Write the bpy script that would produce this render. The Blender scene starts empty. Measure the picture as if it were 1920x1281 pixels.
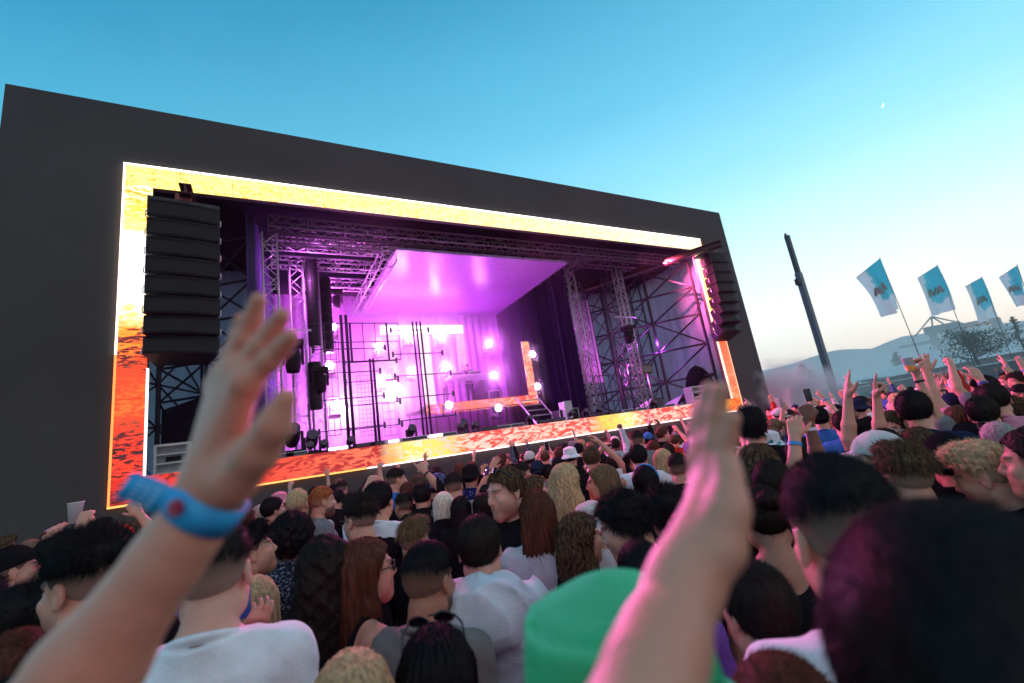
import bpy, math, random
import numpy as np
random.seed(7); RNG=np.random.default_rng(11)
C=bpy.context.scene.collection
SC=bpy.context.scene
# ------------------------------------------------------------------ camera model (1920x1281 frame)
FPX,YAW,PIT,ROLL=840.31,.5220,.2202,-.1504
CAMP=np.array([0,0,1.95])
_cy,_sy,_cp,_sp=math.cos(YAW),math.sin(YAW),math.cos(PIT),math.sin(PIT)
CF=np.array([_sy*_cp,_cy*_cp,_sp]); _r=np.array([_cy,-_sy,0.]); _u=np.cross(_r,CF)
CR=_r*math.cos(ROLL)+_u*math.sin(ROLL); CU=-_r*math.sin(ROLL)+_u*math.cos(ROLL)
def ray(x,y): return CF+CR*(x-960)/FPX+CU*(640.5-y)/FPX
def at(x,y,z): return CAMP+ray(x,y)*z
def onY(x,y,Y): d=ray(x,y); return CAMP+d*Y/d[1]
def onX(x,y,X): d=ray(x,y); return CAMP+d*X/d[0]
def onZ(x,y,Z): d=ray(x,y); return CAMP+d*(Z-CAMP[2])/d[2]
def pj(P):
    P=np.array(P,float)-CAMP; z=P@CF; return 960+FPX*(P@CR)/z,640.5-FPX*(P@CU)/z,z
# ------------------------------------------------------------------ object helpers
def tag(o,label=None,cat=None,group=None,kind=None):
    if label: o['label']=label
    if cat: o['category']=cat
    if group: o['group']=group
    if kind: o['kind']=kind
    return o
def link(o,parent=None):
    C.objects.link(o)
    if parent is not None: o.parent=parent
    return o
def empty(name,loc=(0,0,0),rz=0):
    o=bpy.data.objects.new(name,None); o.location=loc; o.rotation_euler=(0,0,rz); o.empty_display_size=.1
    return link(o)
def mesh_np(name,V,F,mats=(),smooth=True,attrs=None):
    V=np.asarray(V,np.float32); F=np.asarray(F,np.int32)
    me=bpy.data.meshes.new(name)
    n=F.shape[1]; me.vertices.add(len(V)); me.vertices.foreach_set('co',V.ravel())
    me.loops.add(F.size); me.loops.foreach_set('vertex_index',F.ravel())
    me.polygons.add(len(F)); me.polygons.foreach_set('loop_start',np.arange(0,F.size,n,dtype=np.int32))
    try: me.polygons.foreach_set('loop_total',np.full(len(F),n,np.int32))
    except Exception: pass
    if smooth: me.polygons.foreach_set('use_smooth',np.ones(len(F),bool))
    for k,a in (attrs or {}).items():
        at_=me.attributes.new(k,'FLOAT','POINT'); at_.data.foreach_set('value',np.asarray(a,np.float32))
    for m in mats: me.materials.append(m)
    me.update(); me.validate(); return me
class MB:
    """collects boxes, tubes and polygons and links them as one mesh object"""
    def __init__(s): s.v=[];s.f=[];s.mi=[]
    def poly(s,pts,faces,mi=0):
        b=len(s.v); s.v+= [tuple(map(float,p)) for p in pts]
        for f in faces: s.f.append([b+i for i in f]); s.mi.append(mi)
        return s
    def box(s,lo,hi,mi=0,R=None,c=None):
        x0,y0,z0=lo;x1,y1,z1=hi
        p=np.array([(x0,y0,z0),(x1,y0,z0),(x1,y1,z0),(x0,y1,z0),(x0,y0,z1),(x1,y0,z1),(x1,y1,z1),(x0,y1,z1)],float)
        if R is not None: p=p@np.array(R).T
        if c is not None: p=p+np.array(c)
        return s.poly(p,[(0,3,2,1),(4,5,6,7),(0,1,5,4),(1,2,6,5),(2,3,7,6),(3,0,4,7)],mi)
    def tube(s,a,b,r,n=6,mi=0,r2=None):
        a=np.array(a,float);b=np.array(b,float);d=b-a;L=np.linalg.norm(d)
        if L<1e-6: return s
        d/=L; t=np.cross(d,(0,0,1.)) if abs(d[2])<.9 else np.cross(d,(1.,0,0)); t/=np.linalg.norm(t); w=np.cross(d,t)
        r2=r if r2 is None else r2
        P=[a+(t*math.cos(q)+w*math.sin(q))*r for q in np.arange(n)*2*math.pi/n]+[b+(t*math.cos(q)+w*math.sin(q))*r2 for q in np.arange(n)*2*math.pi/n]
        return s.poly(P,[(i,(i+1)%n,n+(i+1)%n,n+i) for i in range(n)]+[tuple(range(n))[::-1],tuple(range(n,2*n))],mi)
    def path(s,pts,r,n=6,mi=0):
        for a,b in zip(pts[:-1],pts[1:]): s.tube(a,b,r,n,mi)
        return s
    def lathe(s,prof,c=(0,0,0),n=20,mi=0,sx=1,sy=1):
        P=[];m=len(prof)
        for k in range(n):
            q=2*math.pi*k/n
            for r,z in prof: P.append((c[0]+r*math.cos(q)*sx,c[1]+r*math.sin(q)*sy,c[2]+z))
        return s.poly(P,[(k*m+i,((k+1)%n)*m+i,((k+1)%n)*m+i+1,k*m+i+1) for k in range(n) for i in range(m-1)],mi)
    def build(s,name,mats,parent=None,smooth=False,bevel=0,loc=None):
        me=bpy.data.meshes.new(name); me.from_pydata(s.v,[],s.f)
        if not isinstance(mats,(list,tuple)): mats=[mats]
        for m in mats: me.materials.append(m)
        if len(mats)>1: me.polygons.foreach_set('material_index',s.mi)
        if smooth: me.polygons.foreach_set('use_smooth',[True]*len(me.polygons))
        me.update(); o=bpy.data.objects.new(name,me); link(o,parent)
        if loc is not None: o.location=loc
        if bevel:
            b=o.modifiers.new('bevel','BEVEL'); b.width=bevel; b.segments=2; b.limit_method='ANGLE'
        return o
def copy_tree(o,parent=None):
    c=o.copy(); C.objects.link(c); c.parent=parent
    for ch in list(o.children): copy_tree(ch,c)
    return c
# ------------------------------------------------------------------ materials
def nt(m): return m.node_tree.nodes,m.node_tree.links
def mat(name,col,rough=.6,metal=0,noise=0,nscale=8,bump=0,bscale=60,spec=.5,emit=None,estr=0,col2=None,sheen=0,trans=0,aniso=None,matte=False):
    m=bpy.data.materials.new(name); m.use_nodes=True; N,L=nt(m); b=N['Principled BSDF']
    b.inputs['Base Color'].default_value=(*col,1); b.inputs['Roughness'].default_value=rough; b.inputs['Metallic'].default_value=metal
    b.inputs['Specular IOR Level'].default_value=spec
    if sheen: b.inputs['Sheen Weight'].default_value=sheen
    if emit: b.inputs['Emission Color'].default_value=(*emit,1); b.inputs['Emission Strength'].default_value=estr
    if matte: b.inputs['IOR'].default_value=1.0
    tc=N.new('ShaderNodeTexCoord')
    if noise:
        n=N.new('ShaderNodeTexNoise'); n.inputs['Scale'].default_value=nscale; n.inputs['Detail'].default_value=5
        if aniso:
            mp=N.new('ShaderNodeMapping'); mp.inputs['Scale'].default_value=aniso; L.new(tc.outputs['Object'],mp.inputs['Vector']); L.new(mp.outputs[0],n.inputs['Vector'])
        else: L.new(tc.outputs['Object'],n.inputs['Vector'])
        r=N.new('ShaderNodeValToRGB'); r.color_ramp.elements[0].position=.3; r.color_ramp.elements[1].position=.7
        c2=col2 or tuple(min(1,c*(1+noise)) for c in col); c1=tuple(c*(1-noise) for c in col) if not col2 else col
        r.color_ramp.elements[0].color=(*c1,1); r.color_ramp.elements[1].color=(*c2,1)
        L.new(n.outputs['Fac'],r.inputs['Fac']); L.new(r.outputs['Color'],b.inputs['Base Color'])
    if bump:
        n=N.new('ShaderNodeTexNoise'); n.inputs['Scale'].default_value=bscale; n.inputs['Detail'].default_value=4; L.new(tc.outputs['Object'],n.inputs['Vector'])
        bp=N.new('ShaderNodeBump'); bp.inputs['Strength'].default_value=bump; bp.inputs['Distance'].default_value=.02
        L.new(n.outputs['Fac'],bp.inputs['Height']); L.new(bp.outputs[0],b.inputs['Normal'])
    return m
def emat(name,col,s):
    m=bpy.data.materials.new(name); m.use_nodes=True; N,L=nt(m); b=N['Principled BSDF']
    b.inputs['Base Color'].default_value=(.02,.02,.02,1); b.inputs['Emission Color'].default_value=(*col,1); b.inputs['Emission Strength'].default_value=s
    return m
# ------------------------------------------------------------------ signed distance modelling of people
def nrm(v): v=np.asarray(v,float); return v/(np.linalg.norm(v)+1e-12)
class Field:
    def __init__(s,lo,hi,h):
        s.lo=np.array(lo,float); s.h=h; s.n=np.ceil((np.array(hi,float)-s.lo)/h).astype(int)+1
        s.V=np.full(s.n,1.0,np.float32)
        s.ax=[(s.lo[i]+np.arange(s.n[i])*h).astype(np.float32) for i in range(3)]
    def _sl(s,lo,hi):
        a=np.clip(np.floor((np.array(lo)-s.lo)/s.h).astype(int),0,s.n); b=np.clip(np.ceil((np.array(hi)-s.lo)/s.h).astype(int)+1,0,s.n)
        return tuple(slice(i,j) for i,j in zip(a,b))
    def _pts(s,sl): return s.ax[0][sl[0]][:,None,None],s.ax[1][sl[1]][None,:,None],s.ax[2][sl[2]][None,None,:]
    def _mix(s,sl,d,k,sub=False):
        v=s.V[sl]
        if v.size==0: return
        if sub: d=-d; hh=np.maximum(k-np.abs(v-d),0)/k if k else 0; s.V[sl]=np.maximum(v,d)+(hh*hh*k*.25 if k else 0)
        else: hh=np.maximum(k-np.abs(v-d),0)/k if k else 0; s.V[sl]=np.minimum(v,d)-(hh*hh*k*.25 if k else 0)
    def cap(s,a,b,ra,rb=None,k=.01,sub=False,flat=1,fd=None):
        rb=ra if rb is None else rb; a=np.array(a,float);b=np.array(b,float); m=max(ra,rb)+max(k,3*s.h)
        sl=s._sl(np.minimum(a,b)-m,np.maximum(a,b)+m); X,Y,Z=s._pts(sl)
        d=b-a; L2=max(d@d,1e-9); px,py,pz=X-a[0],Y-a[1],Z-a[2]
        t=np.clip((px*d[0]+py*d[1]+pz*d[2])/L2,0,1)
        qx,qy,qz=px-t*d[0],py-t*d[1],pz-t*d[2]
        if fd is not None:      # flattened section: compress distance along fd
            w=(qx*fd[0]+qy*fd[1]+qz*fd[2])*(flat-1); qx,qy,qz=qx+w*fd[0],qy+w*fd[1],qz+w*fd[2]
        s._mix(sl,np.sqrt(qx*qx+qy*qy+qz*qz)-(ra+(rb-ra)*t),k,sub)
    def ell(s,c,r,k=.01,R=None,sub=False):
        c=np.array(c,float);r=np.array(r,float); m=r.max()+max(k,3*s.h) if R is not None else r+max(k,3*s.h)
        sl=s._sl(c-m,c+m); X,Y,Z=s._pts(sl); X,Y,Z=X-c[0],Y-c[1],Z-c[2]
        if R is not None: X,Y,Z=[R[0,i]*X+R[1,i]*Y+R[2,i]*Z for i in range(3)]
        x,y,z=X/r[0],Y/r[1],Z/r[2]; k0=np.sqrt(x*x+y*y+z*z); k1=np.sqrt((x/r[0])**2+(y/r[1])**2+(z/r[2])**2)+1e-6
        s._mix(sl,k0*(k0-1)/k1,k,sub)
    def fn(s,f,lo=None,hi=None,k=0,sub=False,op=None):
        sl=s._sl(s.lo if lo is None else lo,(s.lo+s.n*s.h) if hi is None else hi); X,Y,Z=s._pts(sl)
        if op: s.V[sl]=op(s.V[sl],X,Y,Z)
        else: s._mix(sl,f(X,Y,Z),k,sub)
    def mesh(s):
        V=s.V; V[0]=V[-1]=.02; V[:,0]=V[:,-1]=.02; V[:,:,0]=V[:,:,-1]=.02; S=V<0
        a=S[:-1,:-1,:-1]; any_=a.copy(); all_=a.copy()
        off=[(i,j,k) for i in (0,1) for j in (0,1) for k in (0,1)]
        nx,ny,nz=s.n
        for i,j,k in off[1:]:
            q=S[i:nx-1+i,j:ny-1+j,k:nz-1+k]; any_|=q; all_&=q
        act=any_&~all_; I=np.argwhere(act)
        if len(I)==0: return np.zeros((0,3)),np.zeros((0,4),int)
        vals=np.stack([V[I[:,0]+i,I[:,1]+j,I[:,2]+k] for i,j,k in off],1); O=np.array(off,float)
        acc=np.zeros((len(I),3));cnt=np.zeros(len(I))
        for e0 in range(8):
            for e1 in range(e0+1,8):
                if abs(O[e0]-O[e1]).sum()!=1: continue
                v0,v1=vals[:,e0],vals[:,e1]; m=(v0<0)!=(v1<0); t=v0[m]/(v0[m]-v1[m])
                acc[m]+=O[e0]+(O[e1]-O[e0])*t[:,None]; cnt[m]+=1
        P=s.lo+(I+acc/cnt[:,None])*s.h
        idx=np.full(act.shape,-1,np.int32); idx[act]=np.arange(len(I)); Fs=[]
        for ax in range(3):
            sl0=[slice(None)]*3; sl1=[slice(None)]*3; sl0[ax]=slice(0,-1); sl1[ax]=slice(1,None)
            c=S[tuple(sl0)]!=S[tuple(sl1)]; J=np.argwhere(c); b,d=[q for q in range(3) if q!=ax]
            ok=(J[:,b]>0)&(J[:,d]>0)&(J[:,b]<s.n[b]-1)&(J[:,d]<s.n[d]-1); J=J[ok]
            def g(db,dd):
                K=J.copy(); K[:,b]-=db; K[:,d]-=dd; return idx[K[:,0],K[:,1],K[:,2]]
            q=np.stack([g(1,1),g(0,1),g(0,0),g(1,0)],1); ins=S[J[:,0],J[:,1],J[:,2]]
            flip=ins if ax!=1 else ~ins
            q[~flip]=q[~flip][:,::-1]; Fs.append(q)
        return P,np.concatenate(Fs)
def rotz(a): c,s=math.cos(a),math.sin(a); return np.array([[c,-s,0],[s,c,0],[0,0,1.]])
def rotx(a): c,s=math.cos(a),math.sin(a); return np.array([[1,0,0],[0,c,-s],[0,s,c]])
def roty(a): c,s=math.cos(a),math.sin(a); return np.array([[c,0,s],[0,1,0],[-s,0,c]])
def add_head(F,c,R):
    c=np.array(c,float); T=lambda v: c+R@np.array(v,float)
    E=lambda p,r,k,sub=False: F.ell(T(p),r,k,R,sub)
    E((0,-.012,.035),(.075,.098,.087),.02); E((0,.025,-.03),(.059,.066,.082),.035)
    for s in (-1,1):
        E((s*.045,.03,-.055),(.022,.045,.035),.03); E((s*.04,.068,-.02),(.024,.022,.02),.02)
        F.cap(T((s*.038,.083,.029)),T((s*.01,.091,.026)),.009,.01,.014)
        E((s*.031,.098,.006),(.017,.014,.011),.012,True); E((s*.031,.082,.008),(.0135,.0115,.0065),.004); E((s*.031,.081,-.004),(.0125,.0105,.005),.004)
        E((s*.079,-.008,-.002),(.009,.019,.031),.006); E((s*.088,-.001,.004),(.007,.01,.016),.004,True); E((s*.083,-.004,-.029),(.006,.009,.01),.006)
        E((s*.011,.1,-.028),(.009,.011,.008),.008)
    F.cap(T((0,.09,.022)),T((0,.113,-.022)),.008,.0115,.012)
    E((0,.078,-.055),(.032,.024,.022),.02); F.cap(T((-.018,.094,-.053)),T((.018,.094,-.053)),.0055,None,.006); F.cap(T((-.015,.093,-.064)),T((.015,.093,-.064)),.0065,None,.006)
    F.cap(T((-.02,.106,-.0585)),T((.02,.106,-.0585)),.004,None,.004,sub=True)
    E((0,.076,-.095),(.026,.024,.02),.03); F.cap(T((-.05,.0,-.075)),T((0,.065,-.105)),.02,.018,.03); F.cap(T((.05,.0,-.075)),T((0,.065,-.105)),.02,.018,.03)
HANDS={'open':(.14,.22,.15),'relax':(.45,.5,.06),'fist':(1.35,1.6,0),'grip':(.75,.75,.02),'flat':(.05,.05,.0),'point':(1.35,1.6,0),'spread':(.1,.2,.3)}
def add_hand(F,w,d,n,side,kind,fat=1.0):
    w=np.array(w,float); d=nrm(d); n=nrm(n-d*(np.dot(n,d))); t=np.cross(d,n)*side   # t points to the thumb side
    cur1,cur2,fan=HANDS[kind]; sp=[.029,.0095,-.0105,-.029]; Ls=[.072,.08,.074,.058]; kl=[.088,.092,.087,.08]
    F.cap(w-d*.02,w+d*.03,.024,.026,.02,flat=1.35,fd=n)
    for i in range(4):
        b=w+d*.02+t*sp[i]*.7; kn=w+d*kl[i]+t*sp[i]; F.cap(b,kn,.0145*fat,.0115*fat,.016)
        c1,c2=(.1,.12) if (kind=='point' and i==0) else (cur1+.05*i,cur2)
        dd=nrm(d+t*fan*(1.2-i*.8)); p=kn; a=0
        for j,(fr,aa) in enumerate(((.45,c1),(.31,c2),(.24,c2*.7))):
            a+=aa; e=p+(dd*math.cos(a)+n*math.sin(a))*Ls[i]*fr*1.05; F.cap(p,e,(.0092-.0009*j)*fat,(.0085-.0009*j)*fat,.005); p=e
    p=w+d*.022+t*.02; q=p+(d*.55+t*.62+n*.38)*.048; F.cap(p,q,.0165*fat,.0125*fat,.018)
    v=d*.78+t*.42+n*.25 if kind not in('fist','grip','point') else d*.6-t*.3+n*.75
    e=q+nrm(v)*.036; F.cap(q,e,.0115*fat,.0098*fat,.006); F.cap(e,e+nrm(v+d*.2)*.024,.0098*fat,.0078*fat,.005)
SH=lambda s:np.array([s*.166,-.012,1.42])
POSES={ # elbow offset, wrist offset (per side +x outward), palm normal, hand kind
 'down':((.05,-.03,-.285),(.0,.07,-.235),(-1,0,0),'relax'),
 'bent':((.07,.03,-.27),(-.04,.2,.12),(-1,0,.3),'relax'),
 'phone':((.02,.2,-.2),(-.06,.13,.2),(-.6,-.3,.2),'grip'),
 'up':((.09,.09,.26),(-.01,.03,.255),(-.3,1,0),'open'),
 'upf':((.03,.21,.19),(-.02,.1,.235),(0,1,-.3),'open'),
 'fist':((.06,.17,.22),(-.03,.06,.25),(-.3,1,0),'fist'),
 'point':((.04,.19,.2),(.0,.12,.23),(0,1,-.3),'point'),
 'over':((.17,.06,.22),(-.17,.09,.17),(-.2,.6,-.7),'relax'),
 'spread':((.1,.1,.25),(.02,.05,.25),(-.2,1,0),'spread'),
 'cup':((.03,.2,.17),(-.02,.12,.22),(-1,.2,0),'grip'),
}
def arm_pts(side,pose):
    s=SH(side)
    if isinstance(pose,tuple):  # custom ('ik', wristpoint, normal, kind)
        w=np.array(pose[1],float); v=w-s; L=np.linalg.norm(v); L1,L2=.3,.26
        if L>L1+L2-.005: w=s+v/L*(L1+L2-.005); L=L1+L2-.005; v=w-s
        a=(L1*L1-L2*L2+L*L)/(2*L); hh=math.sqrt(max(L1*L1-a*a,0)); u=v/L
        pole=np.array([side*.8,-.1,-.6]); pole=nrm(pole-u*(pole@u)); e=s+u*a+pole*hh
        return s,e,w,np.array(pose[2],float),pose[3]
    eo,wo,n,k=POSES[pose]; m=np.array([side,1,1.]); e=s+np.array(eo)*m; w=e+np.array(wo)*m
    return s,e,w,np.array(n)*m,k
HEADC=np.array([0,.022,1.63])
def rough_noise(X,Y,Z,a,fs):
    u=Z*fs[0]*.9+X*fs[1]*.8*np.sin(Z*5+1)+Y*fs[2]*.6+1.7*np.sin(X*fs[1]*.55+Z*6)+1.2*np.sin(Y*fs[2]*.5+Z*9)
    v=X*fs[3]*.55+Z*fs[1]*.45*np.where(X>0,1,-1)+1.5*np.sin(Z*fs[0]*.5+Y*11)
    return a*(.9*np.abs(np.sin(u))**.6+.7*np.abs(np.sin(v))**.7-1.5)
def torso(F,fem,inf=0,k=.05):
    w=.93 if fem else 1.0
    F.ell((0,-.005,1.29),(.158*w+inf,.103+inf,.185+inf),k); F.ell((0,.0,1.09),(.135*w+inf,.097+inf,.15+inf),k); F.ell((0,-.005,.94),(.158+inf,.108+inf,.12+inf),k)
    for s in (-1,1):
        F.cap((s*.03,-.028,1.48-.2*inf),(s*.155*w,-.014,1.425),.045+inf*.6,.046+inf,k); F.ell((s*.06,-.05,1.36),(.08+inf,.055+inf,.09+inf),k)
        if fem: F.ell((s*.075,.075,1.27),(.06+inf,.055+inf,.06+inf),.03)
        else: F.ell((s*.07,.055,1.32),(.075+inf,.05+inf,.065+inf),.03)
def bounds(poses):
    pts=[(-.26,-.17,0),(.26,.2,1.76)]
    for sd,p in zip((-1,1),poses):
        s,e,w,n,k=arm_pts(sd,p); d=nrm(w-e); pts+=[e-.07,e+.07,w+d*.2+.06,w+d*.2-.06,w-.09,w+.09]
    pts=np.array(pts); return pts.min(0)-.03,pts.max(0)+.03
_cache={}
def memo(key,f):
    if key not in _cache: _cache[key]=f()
    return _cache[key]
def head_rot(turn,nod): return rotz(-turn)@rotx(-nod)
def body_mesh(poses,fem,h,turn=0,nod=0):
    lo,hi=bounds(poses); F=Field(lo,hi,h); R=head_rot(turn,nod); fat=1.0 if h<.008 else 1.12
    torso(F,fem)
    nr=.050 if fem else .057
    F.cap((0,-.035,1.45),HEADC+R@np.array((0,-.03,-.07)),nr+.006,nr,.03)
    for sd,p in zip((-1,1),poses):
        s,e,w,n,kd=arm_pts(sd,p); q=.88 if fem else 1
        F.cap(s,e,.052*q,.041*q,.035); F.ell(s,(.053*q,.052*q,.055*q),.035); m=e+(w-e)*.35
        F.cap(e,m,.041*q,.042*q,.015); F.cap(m,w,.042*q,.027*q,.015,flat=1.12,fd=nrm(n)); add_hand(F,w+nrm(w-e)*.01,w-e,n,sd*1.0,kd,fat)
    for s in (-1,1):
        F.cap((s*.085,0,.9),(s*.1,.01,.5),.085,.056,.04); F.cap((s*.1,.01,.5),(s*.105,-.02,.08),.056,.037,.02)
        F.cap((s*.105,-.04,.045),(s*.12,.13,.035),.036,.03,.03)
    add_head(F,HEADC,R)
    P,Q=F.mesh(); L=(P-HEADC)@R; x,y,z=L.T
    brow=((abs(z-.031-.12*np.maximum(0,.03-abs(x)))<.006)&(abs(x)>.01)&(abs(x)<.052)&(y>.05)).astype(float)*.85
    lip=np.clip(1-abs(z+.0585)/.012,0,1)*np.clip((.027-abs(x))/.008,0,1)*(y>.075)
    beard=np.clip((-.035-z)/.02,0,1)*np.clip((z+.14)/.02,0,1)*(y>-.0)*(1-lip)*(abs(z)<.15)*(y<.14)
    return mesh_np('body',P,Q,[None],attrs={'brow':brow,'lip':lip,'beard':beard})
def shirt_mesh(poses,fem,h,kind):
    lo,hi=bounds(poses); lo[2]=.8; F=Field(lo-.02,hi+.02,h); long_=kind in('jacket','hoodie','longsleeve'); inf={'tee':.013,'vest':.009,'jacket':.017,'hoodie':.018,'longsleeve':.012,'strap':.009}[kind]
    torso(F,fem,inf)
    F.ell((0,0,.93),(.165+inf,.115+inf,.11),.04)
    if kind not in('vest','strap'):
        for sd,p in zip((-1,1),poses):
            s,e,w,n,kd=arm_pts(sd,p)
            if long_: F.cap(s,e,.05+inf,.043+inf,.02); F.cap(e,w-nrm(w-e)*.01,.046+inf,.03+inf*.8,.02)
            else: F.cap(s,s+(e-s)*.62,.05+inf,.05+inf,.02)
            F.ell(s,(.053+inf,.052+inf,.054+inf),.03)
    a=.004 if kind not in('vest','strap') else .0005
    if long_: a=.0065
    if kind not in('vest','strap'): F.cap((0,-.042,1.38),(0,-.036,1.50),.073+inf*.5,.066+inf*.5,.04)
    F.fn(None,op=lambda v,X,Y,Z: v+rough_noise(X,Y,Z,a,(26,19,31,37))+rough_noise(X,Y,Z,a*.4,(61,43,49,71)))
    F.fn(None,op=lambda v,X,Y,Z: np.maximum(v,.86-Z))
    if kind=='vest':
        F.fn(None,op=lambda v,X,Y,Z: np.maximum(v,(abs(X)-.13)*1.0+0*v+np.where(Z<1.33,-1,0)))
        F.ell((0,.08,1.47),(.085,.13,.12),.02,sub=True); F.ell((0,-.1,1.52),(.09,.12,.12),.02,sub=True)
    elif kind=='strap':
        F.fn(None,op=lambda v,X,Y,Z: np.maximum(v,np.where(Z>1.36,abs(abs(X)-.1)-.012,-1.0)))
    else:
        F.cap((0,-.03,1.50),(0,.012,1.62),.06,.062,.01,sub=True)
        F.fn(None,op=lambda v,X,Y,Z: np.maximum(v,(Z-1.505-(.0 if not long_ else .03))+.5*np.maximum(Y,0)+(0 if 1 else 0)+np.where(abs(X)<.12,0,-1)))
        F.fn(lambda X,Y,Z: np.sqrt((np.sqrt(X*X+((Y+.02)*.95)**2)-.072)**2+((Z-1.49+.35*Y))**2)-(.011 if not long_ else .016),(-.12,-.14,1.38),(.12,.12,1.6),.012)
    if kind=='hoodie':
        F.ell((0,-.135,1.445),(.165,.085,.125),.025); F.cap((-.12,-.06,1.50),(0,-.19,1.50),.03,.03,.03); F.cap((.12,-.06,1.50),(0,-.19,1.50),.03,.03,.03); F.cap((-.09,-.03,1.515),(.09,-.03,1.515),.03,.03,.04); F.cap((-.08,.04,1.49),(.08,.04,1.49),.025,.025,.03); F.ell((0,-.02,1.56),(.066,.066,.06),.02,sub=True)
        F.fn(None,op=lambda v,X,Y,Z: v+rough_noise(X,Y,Z,.016,(27,29,21,31))*np.clip((Z-1.25)/.1,0,1))
    P,Q=F.mesh(); return mesh_np('shirt',P,Q,[None])
def trousers_mesh(h):
    F=Field((-.24,-.2,.02),(.24,.2,1.02),max(h,.01))
    F.ell((0,-.005,.93),(.165,.118,.11),.04)
    for s in (-1,1): F.cap((s*.085,0,.9),(s*.1,.01,.5),.094,.07,.04); F.cap((s*.1,.01,.5),(s*.105,-.02,.1),.07,.06,.02)
    F.fn(None,op=lambda v,X,Y,Z: np.maximum(np.maximum(v+rough_noise(X,Y,Z,.004,(33,27,41,51)),.07-Z),Z-.97))
    P,Q=F.mesh(); return mesh_np('trousers',P,Q,[None])
def shoes_mesh():
    F=Field((-.2,-.14,-.01),(.2,.22,.16),.01)
    for s in (-1,1): F.cap((s*.105,-.045,.05),(s*.122,.14,.042),.046,.042,.03); F.cap((s*.105,-.03,.06),(s*.105,-.025,.12),.045,.042,.02)
    F.fn(None,op=lambda v,X,Y,Z: np.maximum(v,.001-Z)); P,Q=F.mesh(); return mesh_np('shoes',P,Q,[None])
def hairline(y): return np.interp(y,[-.12,-.08,-.035,.0,.025,.05,.075,.1],[-.075,-.07,-.03,.0,.012,.05,.078,.085])
def noise3(X,Y,Z,a,f): return a*(np.sin(f*X+.7*f*Z)*np.sin(.9*f*Y+.5*f*X+1)+np.sin(1.7*f*Z-.8*f*Y)*np.sin(1.3*f*X+2))*.6
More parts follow.
